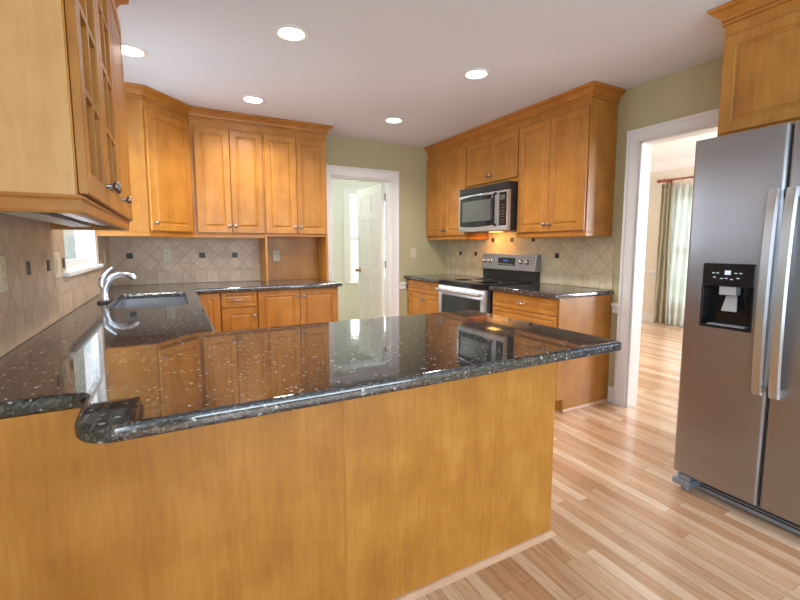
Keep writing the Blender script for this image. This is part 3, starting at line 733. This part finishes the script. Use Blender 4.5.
slab('granite_worktop', [out, sink_hole], .8765, CT, 'dark granite worktop wrapping from the back wall around sink to peninsula')
slab('granite_worktop', [[(W - .001, -.002), (W - .648, -.002), (W - .648, -.784), (W - .001, -.784)]], .8765, CT, 'short dark granite worktop left of the range')
slab('granite_worktop', [[(W - .001, -1.580), (W - .648, -1.580)] + [(W - .648, -2.324), (W - .638, -2.334)] + [(W - .001, -2.334)]], .8765, CT, 'dark granite worktop right of the range')

# ------------------------------------------------------------------ sink and faucet
ts = thing('kitchen_sink', 'undermount stainless sink in the left worktop', 'sink', (.36, -1.24, .72))
m = MB(); zt = .876
def basin(x0, x1, y0, y1):
    top = rrect(x0, x1, y0, y1, .055); mid = rrect(x0 + .004, x1 - .004, y0 + .004, y1 - .004, .05); bot = rrect(x0 + .03, x1 - .03, y0 + .03, y1 - .03, .05)
    n = len(top); vs = [(x, y, zt) for x, y in top] + [(x, y, .72) for x, y in mid] + [(x, y, .705) for x, y in bot]
    fs = [(i, (i + 1) % n, n + (i + 1) % n, n + i) for i in range(n)] + [(n + i, n + (i + 1) % n, 2 * n + (i + 1) % n, 2 * n + i) for i in range(n)] + [tuple(range(2 * n, 3 * n))]
    rim = rrect(x0 - .012, x1 + .012, y0 - .012, y1 + .012, .06)
    vs += [(x, y, zt) for x, y in rim]; fs += [(i, (i + 1) % n, 3 * n + (i + 1) % n, 3 * n + i) for i in range(n)]
    vs += [(x, y, zt - .002) for x, y in rim] + [(x, y, .715) for x, y in mid] + [(x, y, .703) for x, y in bot]
    fs += [(3 * n + i, 3 * n + (i + 1) % n, 4 * n + (i + 1) % n, 4 * n + i) for i in range(n)] + [(4 * n + i, 4 * n + (i + 1) % n, 5 * n + (i + 1) % n, 5 * n + i) for i in range(n)]
    fs += [(5 * n + i, 5 * n + (i + 1) % n, 6 * n + (i + 1) % n, 6 * n + i) for i in range(n)] + [tuple(range(6 * n, 7 * n))]
    return MB().add(vs, fs)
obj('basin', basin(.15, .565, -1.64, -.84), 'steel_l', ts, smooth=40)
obj('drain', MB().lathe([(.045, .7055), (.045, .708), (.03, .708), (.028, .706)], Matrix.Translation((.36, -1.24, 0)), 20), 'chrome', ts)
tf = thing('kitchen_faucet', 'curved chrome single-lever faucet behind the sink', 'faucet', (.075, -1.26, CT))
fx, fy = .105, -1.27
obj('base_plate', MB().prism(rrect(fx - .03, fx + .03, fy - .12, fy + .12, .028), CT + .0005, CT + .012), 'black_m', tf, bevel=.002)['label'] = 'dark faucet base plate'
pts = [(fx, fy, CT + .012), (fx, fy, CT + .05), (fx + .006, fy, CT + .09), (fx + .026, fy, CT + .132), (fx + .052, fy, CT + .158), (fx + .088, fy, CT + .170), (fx + .125, fy, CT + .168), (fx + .152, fy, CT + .155), (fx + .168, fy, CT + .138)]
obj('spout', MB().tube(pts, [.030, .026, .023, .020, .0175, .017, .018, .021, .020], 16), 'chrome', tf, smooth=50)
pts = [(fx + .002, fy, CT + .07), (fx - .012, fy, CT + .105), (fx - .012, fy, CT + .135), (fx + .008, fy, CT + .168), (fx + .034, fy, CT + .198), (fx + .052, fy, CT + .214)]
obj('lever', MB().tube(pts, [.018, .021, .018, .011, .008, .006], 12), 'chrome', tf, smooth=50)

# ------------------------------------------------------------------ tile backsplashes
def splash(name, label, Mx, rects, mat, accents, ex=.05):
    m = MB()
    for (u0, u1, v0, v1) in rects: m.box(u0, u1, v0, v1, .0005, .009, Mx)
    m.mi = 1
    for (u, v) in accents: m.box(u - ex / 2, u + ex / 2, v - ex / 2, v + ex / 2, .009, .0105, Mx)
    return tag(obj(name, m, [mat, 'accent']), label, 'backsplash')
ZT = 1.379; A1, A2 = 1.177, 1.327
splash('tile_backsplash', 'beige stone tile backsplash around the sink window on the left wall', frame((0, 0, 0), '+X'),
       [(-3.30, -1.86, CT + .001, ZT), (-1.86, -1.751, CT + .001, 1.105), (-1.751, -.60, CT + .001, 1.105), (-1.86, -1.751, 1.133, ZT), (-.659, -.60, 1.133, ZT), (-.60, -.010, CT + .001, ZT)], 'tileL',
       [(-2.39 - .294, A1), (-2.39, A1), (-2.096, A1), (-1.802, A1), (-.626, A1), (-.332 + .13, A1)][0:5])
splash('tile_backsplash', 'beige stone tile backsplash on the back wall under the cabinets', frame((0, 0, 0), '-Y'), [(.010, 1.2755, CT + .001, ZT)], 'tileB',
       [(.154, A1), (.742, A1), (1.036, A1)])
splash('tile_backsplash', 'beige stone tile backsplash behind the range on the right wall', frame((W, 0, 0), '-X'),
       [(.0, .798, CT + .001, ZT), (.798, 1.562, .60, 1.44), (1.562, 2.318, CT + .001, ZT)], 'tileR',
       [(.285, A1), (.579, A1), (.873, A2 + .003), (1.167, A2 + .003), (1.461, A2 + .003), (1.755, A1), (2.049, A1)], .045)
# ------------------------------------------------------------------ outlets and switches
def plate(name, label, Mx, u, v, kind, w_=.072, h_=.116, n0=.0095, mat='almond'):
    t = thing(name, label, 'switch' if 'switch' in name else 'outlet', tuple(Mx @ Vector((u, v, n0))))
    obj('cover_plate', MB().panel(Mx, u - w_ / 2, u + w_ / 2, v - h_ / 2, v + h_ / 2, [(0, n0), (0, n0 + .002), (.004, n0 + .0055), (.006, n0 + .0055)]), mat, t)
    if kind == 'outlet':
        for s in (-1, 1):
            o = obj('receptacle', MB().lathe([(.0165, n0 + .005), (.0165, n0 + .0075), (.015, n0 + .008)], Mx @ Matrix.Translation((u, v + s * .021, 0)), 16), mat, t)
            q = MB()
            for k in (-1, 1): q.box(u + k * .006 - .001, u + k * .006 + .001, v + s * .021 - .001, v + s * .021 + .007, n0 + .0078, n0 + .0084, Mx)
            q.lathe([(.0025, n0 + .0078), (.0025, n0 + .0084)], Mx @ Matrix.Translation((u, v + s * .021 - .008, 0)), 8)
            obj('slots', q, 'slot', o)
    elif kind == 'rocker':
        obj('rocker', MB().box(u - .016, u + .016, v - .033, v + .033, n0 + .005, n0 + .009, Mx), mat, t, bevel=.001)
    elif kind == 'blank':
        pass
    return t
FLm = frame((0, 0, 0), '+X'); FB = frame((0, 0, 0), '-Y'); FR = frame((W, 0, 0), '-X')
plate('light_switch', 'almond double rocker switch left of the sink window', FLm, -1.955, 1.172, 'rocker', .118, .122)
plate('outlet', 'almond outlet at the left picture edge on the tiled left wall', FLm, -2.69, 1.172, 'outlet')
plate('outlet', 'almond outlet in the corner right of the sink window', FLm, -.36, 1.172, 'outlet')
plate('outlet', 'almond outlet on the back wall tile right of the faucet', FB, .448, 1.177, 'outlet')
plate('outlet', 'pale outlet on the wood back of the niche', FB, 1.44, 1.165, 'outlet', n0=.0195)
plate('light_switch', 'almond switch on the sage wall right of the hall doorway', FB, 3.087, 1.182, 'rocker', n0=.0005)
plate('outlet', 'almond outlet between two dark tiles left of the range', FR, .43, 1.177, 'outlet')
plate('outlet', 'almond outlet on the tile right of the range', FR, 2.037, 1.177, 'outlet', .07, .116, n0=.0106)
plate('cover_box', 'small plain tile-coloured plate low on the right wall tile', FR, 2.16, .965, 'blank', .10, .10)

# ------------------------------------------------------------------ ceiling lights
for x, y, lb in [(1.141, -2.001, 'recessed ceiling light nearest the top centre of the picture'), (2.404, -2.044, 'recessed ceiling light nearest the right wall cabinets'),
                 (1.131, -.784, 'recessed ceiling light in front of the back wall cabinets'), (2.393, -.821, 'recessed ceiling light in front of the hall doorway'), (.325, -1.33, 'recessed ceiling light over the sink')]:
    t = thing('recessed_light', lb, 'ceiling light', (x, y, ZC), 'recessed ceiling lights')
    obj('trim_ring', MB().lathe([(.070, ZC - .001), (.094, ZC - .001), (.092, ZC - .006), (.074, ZC - .009), (.070, ZC - .005)], Matrix.Translation((x, y, 0)), 32), 'white', t, smooth=40)
    obj('lens', MB().lathe([(.0695, ZC - .0015), (.0695, ZC - .005), (.001, ZC - .006)], Matrix.Translation((x, y, 0)), 32), 'lens', t)
    l = bpy.data.lights.new('downlight', 'SPOT'); l.energy = 66 if x > .5 else 34; l.color = (1, .94, .88); l.spot_size = math.radians(150); l.spot_blend = .8; l.shadow_soft_size = .07
    lo = bpy.data.objects.new('downlight', l); col.objects.link(lo); lo.location = (x, y, ZC - .03)

tH = thing('hall_fill_lamp', 'unseen round flush lamp added to brighten the hall door', 'ceiling light', (1.9, .95, ZC))  # out of view, added to light the near face of the hall door
obj('shade', MB().lathe([(.15, ZC - .001), (.15, ZC - .03), (.12, ZC - .07), (.001, ZC - .09)], Matrix.Translation((1.9, .95, 0)), 28), 'lens_soft', tH, smooth=40)
obj('rim', MB().lathe([(.152, ZC - .001), (.165, ZC - .001), (.165, ZC - .02), (.152, ZC - .02)], Matrix.Translation((1.9, .95, 0)), 28), 'brass', tH)
l = bpy.data.lights.new('hall_fill_light', 'POINT'); l.energy = 17; l.shadow_soft_size = .12; l.color = (.94, .98, 1)  # fill light of the added hall lamp
lo = bpy.data.objects.new('hall_fill_light', l); col.objects.link(lo); lo.location = (1.9, .95, ZC - .25)

# ------------------------------------------------------------------ range
RY0, RY1 = -.788, -1.572       # far and near sides
yc = (RY0 + RY1) / 2; RX = W - .655
tr = thing('electric_range', 'stainless freestanding range with black glass top on the right wall', 'range', (W - .33, yc, 0))
m = MB().box(RX + .03, W - .012, RY1 + .004, RY0 - .004, .03, .905); obj('range_body', m, 'black_m', tr, bevel=.003)
for x in (RX + .08, W - .08):
    for y in (RY0 - .05, RY1 + .05): obj('foot', MB().lathe([(.018, 0), (.018, .03)], Matrix.Translation((x, y, 0)), 12), 'black_m', tr)
obj('cooktop', MB().box(RX - .008, W - .09, RY1 + .003, RY0 - .003, .9055, .921), 'black', tr, bevel=.004)
for (x, y, r) in ((RX + .17, RY0 - .2, .095), (RX + .17, RY1 + .2, .115), (RX + .42, RY0 - .2, .09), (RX + .42, RY1 + .2, .075)):
    obj('burner_ring', MB().lathe([(r, .9212), (r, .9215), (r - .003, .9215), (r - .003, .9212)], Matrix.Translation((x, y, 0)), 32), 'greyp', tr)['label'] = 'grey burner ring outline'
MR = frame((RX + .03, RY0 - .006, 0), '-X'); rw = abs(RY1 - RY0) - .012
# oven door with window
od = obj('oven_door', MB().panel(MR, 0, rw - .022, .20, .868, [(0, .001), (0, .030), (.006, .036), (.008, .036)]), 'steel_l', tr, bevel=.002)
obj('oven_window', MB().panel(MR, .06, rw - .085, .27, .775, [(0, .0362), (.002, .0375), (.004, .0375)]), 'darkglass', od)
m = MB(); m.tube([(.03, .822, .078), (rw / 2, .822, .088), (rw - .045, .822, .078)], .017, 12, MR)
for u_ in (.05, rw - .07): m.box(u_ - .012, u_ + .012, .812, .832, .036, .078, MR)
obj('oven_handle', m, 'steel_l', od, smooth=40)
obj('storage_drawer', MB().panel(MR, 0, rw - .022, .05, .194, [(0, .001), (0, .030), (.006, .034), (.008, .034)]), 'steel_l', tr)
obj('front_band', MB().box(0, rw, .871, .9035, .001, .034, MR), 'black', tr, bevel=.004)
# backguard
def hexa(vs8): return MB().add(vs8, [(0, 3, 2, 1), (4, 5, 6, 7), (0, 1, 5, 4), (1, 2, 6, 5), (2, 3, 7, 6), (3, 0, 4, 7)])
bx0, bx1 = W - .085, W - .014
m = MB().box(bx0 + .012, bx1, RY1 + .004, RY0 - .004, .9215, 1.03); obj('backguard_base', m, 'black_m', tr, bevel=.003)
lean = .022
gv = [(bx0 - .010, RY1, 1.02), (bx1, RY1, 1.02), (bx1, RY0, 1.02), (bx0 - .010, RY0, 1.02), (bx0 - .010 + lean, RY1, 1.185), (bx1, RY1, 1.185), (bx1, RY0, 1.185), (bx0 - .010 + lean, RY0, 1.185)]
cp = obj('control_panel', hexa(gv), 'steel', tr, bevel=.006)
tilt = math.atan2(lean, .165)
MC = Matrix.Translation((bx0 - .0102, RY0, 1.02)) @ Matrix.Rotation(tilt, 4, 'Y') @ frame((0, 0, 0), '-X')
dsp = obj('display', MB().box(.26, .51, .048, .128, .0006, .003, MC), 'black', cp, bevel=.001)
m = MB()
for i, u_ in enumerate((.345, .362, .385, .402)):
    m.box(u_, u_ + .011, .088, .108, .0031, .0036, MC)
obj('clock_digits', m, 'blue_led', dsp)
m = MB()
for i in range(6): m.box(.275 + i * .038, .29 + i * .038, .060, .064, .0031, .0035, MC)
obj('button_marks', m, 'icon', dsp)
for u_ in (.055, .14, .60, .685):
    obj('dial', MB().lathe([(.024, .0005), (.024, .004), (.020, .008), (.018, .028), (.014, .031), (.001, .031)], MC @ Matrix.Translation((u_, .088, 0)), 20), 'chrome', cp, smooth=40)

# ------------------------------------------------------------------ microwave
MY0, MY1 = -.818, -1.556; MXF = W - .395
mw = abs(MY1 - MY0); MM = frame((MXF, MY0, 1.408), '-X'); mh = .438
tm = thing('microwave', 'stainless over-the-range microwave under the short wall cabinet', 'microwave', (W - .2, (MY0 + MY1) / 2, 1.41))
obj('housing', MB().box(MXF, W - .012, MY1 + .002, MY0 - .002, 1.408, 1.408 + mh), 'black_m', tm, bevel=.003)
obj('vent_grille', MB().panel(MM, .0, mw, mh - .072, mh, [(0, .0005), (0, .025), (.01, .032), (.012, .032)]), 'black_m', tm)
vg = MB()
for i in range(3): vg.box(.02, mw - .02, mh - .058 + i * .018, mh - .052 + i * .018, .032, .035, MM)
obj('vent_slats', vg, 'black_m', tm)
# bowed stainless front
m = MB(); N_ = 14; vs = []; fs = []
for i in range(N_ + 1):
    t_ = i / N_; u_ = t_ * (mw - .004) + .002; bow = .036 + .018 * math.sin(PI * t_)
    vs += [(u_, .0, .0005), (u_, .0, bow - .004), (u_, .006, bow), (u_, mh - .078, bow), (u_, mh - .074, bow - .004), (u_, mh - .074, .0005)]
for i in range(N_):
    for j in range(6): fs.append((i * 6 + j, i * 6 + (j + 1) % 6, (i + 1) * 6 + (j + 1) % 6, (i + 1) * 6 + j))
fs += [tuple(range(6)), tuple(N_ * 6 + j for j in range(6))]
fr_ = obj('front_panel', m.add(vs, fs, MM), 'steel_l', tm, smooth=30)
def bowed(u0, u1, v0, v1, t0, n_=10, lift=0):
    vs = []; fs = []
    for i in range(n_ + 1):
        u_ = u0 + (u1 - u0) * i / n_; t_ = u_ / mw; b = .036 + .018 * math.sin(PI * t_) + .0004
        a = math.sin(PI * i / n_) * lift
        vs += [(u_, v0 - a, b), (u_, v0 - a, b + t0), (u_, v1 + a, b + t0), (u_, v1 + a, b)]
    for i in range(n_):
        for j in range(4): fs.append((i * 4 + j, i * 4 + (j + 1) % 4, (i + 1) * 4 + (j + 1) % 4, (i + 1) * 4 + j))
    fs += [(0, 1, 2, 3), tuple(n_ * 4 + j for j in range(4))]
    return MB().add(vs, fs, MM)
dr = obj('door', bowed(.030, .575, .055, .335, .003, lift=.012), 'black', tm)
obj('window', bowed(.075, .535, .100, .300, .0045), 'mwglass', dr)
m = MB(); m.tube([(.592, .050, .05), (.588, .066, .078), (.584, .13, .088), (.582, .2, .092), (.584, .27, .088), (.588, .325, .078), (.592, .342, .05)], .0125, 10, MM)
obj('handle', m, 'black', dr, smooth=50)
kp = obj('keypad', bowed(.635, .722, .045, .345, .003, 4), 'black', tm)
m = MB()
for r_ in range(7):
    for c_ in range(3): m.box(.645 + c_ * .024, .660 + c_ * .024, .062 + r_ * .027, .073 + r_ * .027, .0445, .0452 + .004, MM)
obj('key_marks', m, 'slot', kp)
obj('clock_display', MB().box(.645, .712, .275, .32, .044, .0492, MM), 'mwglass', kp)
obj('badge', MB().box(.36, .40, .350, .360, .052, .0565, MM), 'icon', tm)
obj('cooktop_lamp', MB().box(.30, .42, -.004, -.0005, -.20, -.12, MM), 'bulb', tm)
la = area('cooktop_lamp_light', (W - .20, -.98, 1.395), (0, -.35, 0), .06, .12, 2.0, (1, .46, .12))

# ------------------------------------------------------------------ refrigerator
FX = W - .834; FYL = -3.297; FWd = .912; ft = 1.768
tfz = thing('refrigerator', 'tall stainless side-by-side refrigerator with ice dispenser at right', 'refrigerator', (FX + .4, FYL - FWd / 2, 0))
MF = frame((FX, FYL, 0), '-X')   # n outward, front of doors at n = 0
obj('refrigerator_case', MB().box(FX + .078, W - .03, FYL - FWd + .004, FYL - .004, .03, 1.755), 'grey', tfz, bevel=.004)
def bowed_door(u0, u1, v0, v1, hole=None):
    """door slab with softly rounded long edges; optional rectangular recess"""
    m = MB(); r = .016; prof = []
    for a in (0, 30, 60, 90): prof.append((r - r * math.sin(math.radians(90 - a)), -r + r * math.sin(math.radians(a)) if a else -r))
    prof = [(0, -.072)] + [(r * (1 - math.cos(math.radians(a))), -r * (1 - math.sin(math.radians(a)))) for a in (0, 25, 50, 75, 90)]
    us = [(u0 + a, b) for a, b in prof] + [(u1 - a, b) for a, b in prof[::-1]]
    if not hole:
        return m.add([(a, v0, b) for a, b in us] + [(a, v1, b) for a, b in us],
                     [tuple(range(len(us))), tuple(range(len(us), 2 * len(us)))] + [(i, (i + 1) % len(us), len(us) + (i + 1) % len(us), len(us) + i) for i in range(len(us))], MF)
    h0, h1, g0, g1 = hole
    n_ = len(prof)
    left = [(u0 + a, b) for a, b in prof] + [(h0, 0), (h0, -.072)]
    right = [(h1, -.072), (h1, 0)] + [(u1 - a, b) for a, b in prof[::-1]]
    for poly in (left, right):
        k = len(poly)
        m.add([(a, v0, b) for a, b in poly] + [(a, v1, b) for a, b in poly], [tuple(range(k)), tuple(range(k, 2 * k))] + [(i, (i + 1) % k, k + (i + 1) % k, k + i) for i in range(k)], MF)
    m.box(h0, h1, v0, g0, -.072, 0, MF); m.box(h0, h1, g1, v1, -.072, 0, MF)
    return m
SP = .368
DH = (.078, .290, .875, 1.182)
fd = obj('freezer_door', bowed_door(0, SP - .003, .10, ft, DH), 'steel', tfz, smooth=25)
obj('refrigerator_door', bowed_door(SP + .004, FWd, .10, ft), 'steel', tfz, smooth=25)
obj('door_gasket', MB().box(SP - .003, SP + .004, .105, ft - .01, -.07, -.012, MF), 'black_m', tfz)
# dispenser
dp = MB(); h0, h1, g0, g1 = DH
dp.box(h0 + .0005, h1 - .0005, 1.075, g1 - .0005, -.02, .004, MF)
dsc = obj('dispenser_panel', dp, 'black', fd, bevel=.006)
rc = MB(); rc.box(h0 + .0005, h1 - .0005, g0 + .0005, 1.0745, -.070, -.064, MF).box(h0 + .0005, h0 + .010, g0 + .0005, 1.0745, -.064, .003, MF).box(h1 - .010, h1 - .0005, g0 + .0005, 1.0745, -.064, .003, MF).box(h0 + .01, h1 - .01, g0 + .0005, g0 + .014, -.064, .003, MF)
obj('dispenser_recess', rc, 'black', fd, bevel=.002)
obj('drip_tray', MB().box(h0 + .03, h1 - .03, g0 + .0142, g0 + .018, -.055, -.006, MF), 'greyp', fd)
obj('ice_chute', MB().box(.150, .218, 1.035, 1.0745, -.05, -.004, MF), 'greyp', fd, bevel=.003)
Mp = MF @ Matrix.Translation((.19, 1.03, -.04)) @ Matrix.Rotation(-.25, 4, 'X')
obj('dispenser_paddle', MB().prism([(-.022, 0), (.022, 0), (.032, -.075), (-.032, -.075)], 0, .008, Mp), 'greyp', fd, bevel=.003)
m = MB(); m.box(.172, .196, 1.130, 1.150, .0041, .0046, MF)
for i, (a, b) in enumerate([(.125, 1.135), (.142, 1.135), (.215, 1.137), (.235, 1.137), (.130, 1.115), (.16, 1.110), (.178, 1.112), (.200, 1.108), (.225, 1.114)]):
    m.box(a - .005, a + .006, b, b + .0035, .0041, .0046, MF)
obj('control_icons', m, 'icon', dsc)
# handles: flat bowed bars
for uu, par in ((SP - .028, 0), (SP + .032, 1)):
    vs = []; fs = []; n_ = 18; hw = .0205
    for i in range(n_ + 1):
        t_ = i / n_; v_ = .615 + t_ * .885; off_ = .026 + .024 * math.sin(PI * t_) ** .6
        vs += [(uu - hw, v_, off_), (uu + hw, v_, off_), (uu + hw * .7, v_, off_ + .012), (uu - hw * .7, v_, off_ + .012)]
    for i in range(n_):
        for j in range(4): fs.append((i * 4 + j, i * 4 + (j + 1) % 4, (i + 1) * 4 + (j + 1) % 4, (i + 1) * 4 + j))
    fs += [(3, 2, 1, 0), tuple(n_ * 4 + j for j in range(4))]
    m = MB().add(vs, fs, MF)
    for v_ in (.625, 1.478): m.box(uu - .012, uu + .012, v_ - .012, v_ + .024, .0005, .028, MF)
    obj('door_handle', m, 'steel_l', tfz, smooth=35)
m = MB().box(.05, FWd - .02, .012, .088, -.10, -.078, MF)
gr = obj('toe_grille', m, 'grey', tfz, bevel=.003)
m = MB()
for i in range(3): m.box(.10, FWd - .08, .034 + i * .015, .040 + i * .015, -.078, -.075, MF)
obj('grille_slats', m, 'black_m', gr)
m = MB().box(.0, .085, .028, .060, -.085, -.002, MF).box(.02, .08, .0605, .088, -.085, -.012, MF).lathe([(.02, 0), (.02, .028)], MF @ Matrix.Translation((.045, .014, -.05)) @ Matrix.Rotation(R90, 4, 'X') @ Matrix.Translation((0, 0, -.014)), 14)
obj('leveling_foot', m, 'grey', tfz, bevel=.003)
obj('hinge_cover', MB().box(.01, .09, ft - .012, ft + .015, -.14, -.074, MF), 'grey', tfz, bevel=.004)

# ------------------------------------------------------------------ dining room curtain
rx, rz = 7.39, 2.295
tc_ = thing('curtain_rod', 'reddish wooden curtain rod above the dining room window', 'curtain rod', (rx, -1.3, rz))
Mr = Matrix.Translation((rx, -.47, rz)) @ Matrix.Rotation(R90, 4, 'X')   # local +z -> -Y
obj('pole', MB().lathe([(.014, 0), (.014, 2.2)], Mr, 14), 'rod', tc_, smooth=40)
obj('finial', MB().lathe([(.001, -.14), (.018, -.125), (.030, -.10), (.024, -.07), (.012, -.05), (.022, -.04), (.034, -.018), (.026, 0), (.001, .001)], Mr, 16), 'rod', tc_, smooth=40)
obj('finial', MB().lathe([(.001, 2.20), (.026, 2.201), (.034, 2.22), (.012, 2.25), (.03, 2.30), (.001, 2.34)], Mr, 16), 'rod', tc_, smooth=40)
for y_ in (-.50, -2.45): obj('bracket', MB().box(rx - .006, DIN_X - .001, y_ - .012, y_ + .012, rz - .035, rz - .015).box(DIN_X - .02, DIN_X - .001, y_ - .025, y_ + .025, rz - .06, rz + .03), 'rod', tc_, bevel=.003)
ring_y = [-.52, -.60, -.72, -.86, -1.00, -1.14]
def drape(y0, y1, z0, z1, n, amp, mat, name, label, x0, sag=0, waves=5, taper=0):
    vs = []; fs = []; rows = 14
    for j in range(rows + 1):
        tz = j / rows; z = z0 + (z1 - z0) * tz
        for i in range(n + 1):
            t_ = i / n; y = y0 + (y1 - y0) * t_
            zz = z - (sag * abs(math.sin(PI * t_ * len(ring_y))) if j == rows else 0)
            a = amp * (1 - .35 * tz)
            yy = y + .03 * math.sin(3 * tz + t_ * 5) * (1 - tz)
            vs.append((x0 + a * math.sin(t_ * waves * 2 * PI + .6 * math.sin(tz * 4)), yy, zz))
    for j in range(rows):
        for i in range(n): fs.append((j * (n + 1) + i, j * (n + 1) + i + 1, (j + 1) * (n + 1) + i + 1, (j + 1) * (n + 1) + i))
    o = obj(name, MB().add(vs, fs), mat, smooth=180)
    sd = o.modifiers.new('thick', 'SOLIDIFY'); sd.thickness = .002
    return tag(o, label, 'curtain')
drape(-.42, -.60, .02, rz - .045, 30, .028, 'drape', 'curtain', 'gathered olive-beige drape at the left end of the curtain rod', rx + .005, waves=3)
drape(-.58, -1.15, .02, rz - .05, 60, .022, 'sheer', 'curtain', 'pale sheer curtain over the dining room window', rx + .055, sag=.10, waves=6)
for y_ in ring_y:
    K = Matrix.Translation((rx, y_, rz - .006)) @ Matrix.Rotation(R90, 4, 'X')
    pts = [(.022 * math.cos(a * PI / 8), .022 * math.sin(a * PI / 8), 0) for a in range(17)]
    obj('curtain_ring', MB().tube(pts, .003, 6, K).tube([(0, -.022, 0), (0, -.05, 0)], .002, 6, K), 'rod', tc_, smooth=50)

# ------------------------------------------------------------------ ground outside
struct('ground', MB().box(-14, 22, -20, 14, -.40, -.30), 'grass', 'lawn outside the house', 'ground')
GR = {'wall_cabinet': 'wall cabinets', 'base_cabinet': 'base cabinets', 'granite_worktop': 'granite worktops', 'tile_backsplash': 'tile backsplashes',
      'outlet': 'wall outlets', 'light_switch': 'light switches', 'crown_moulding': 'crown mouldings', 'curtain': 'dining room curtains'}
for o in bpy.data.objects:
    k = o.name.split('.')[0]
    if k in GR and o.parent is None and 'label' in o.keys() and 'kind' not in o.keys(): o['group'] = GR[k]
for o in bpy.data.objects:
    if '_o' in o.keys(): del o['_o']
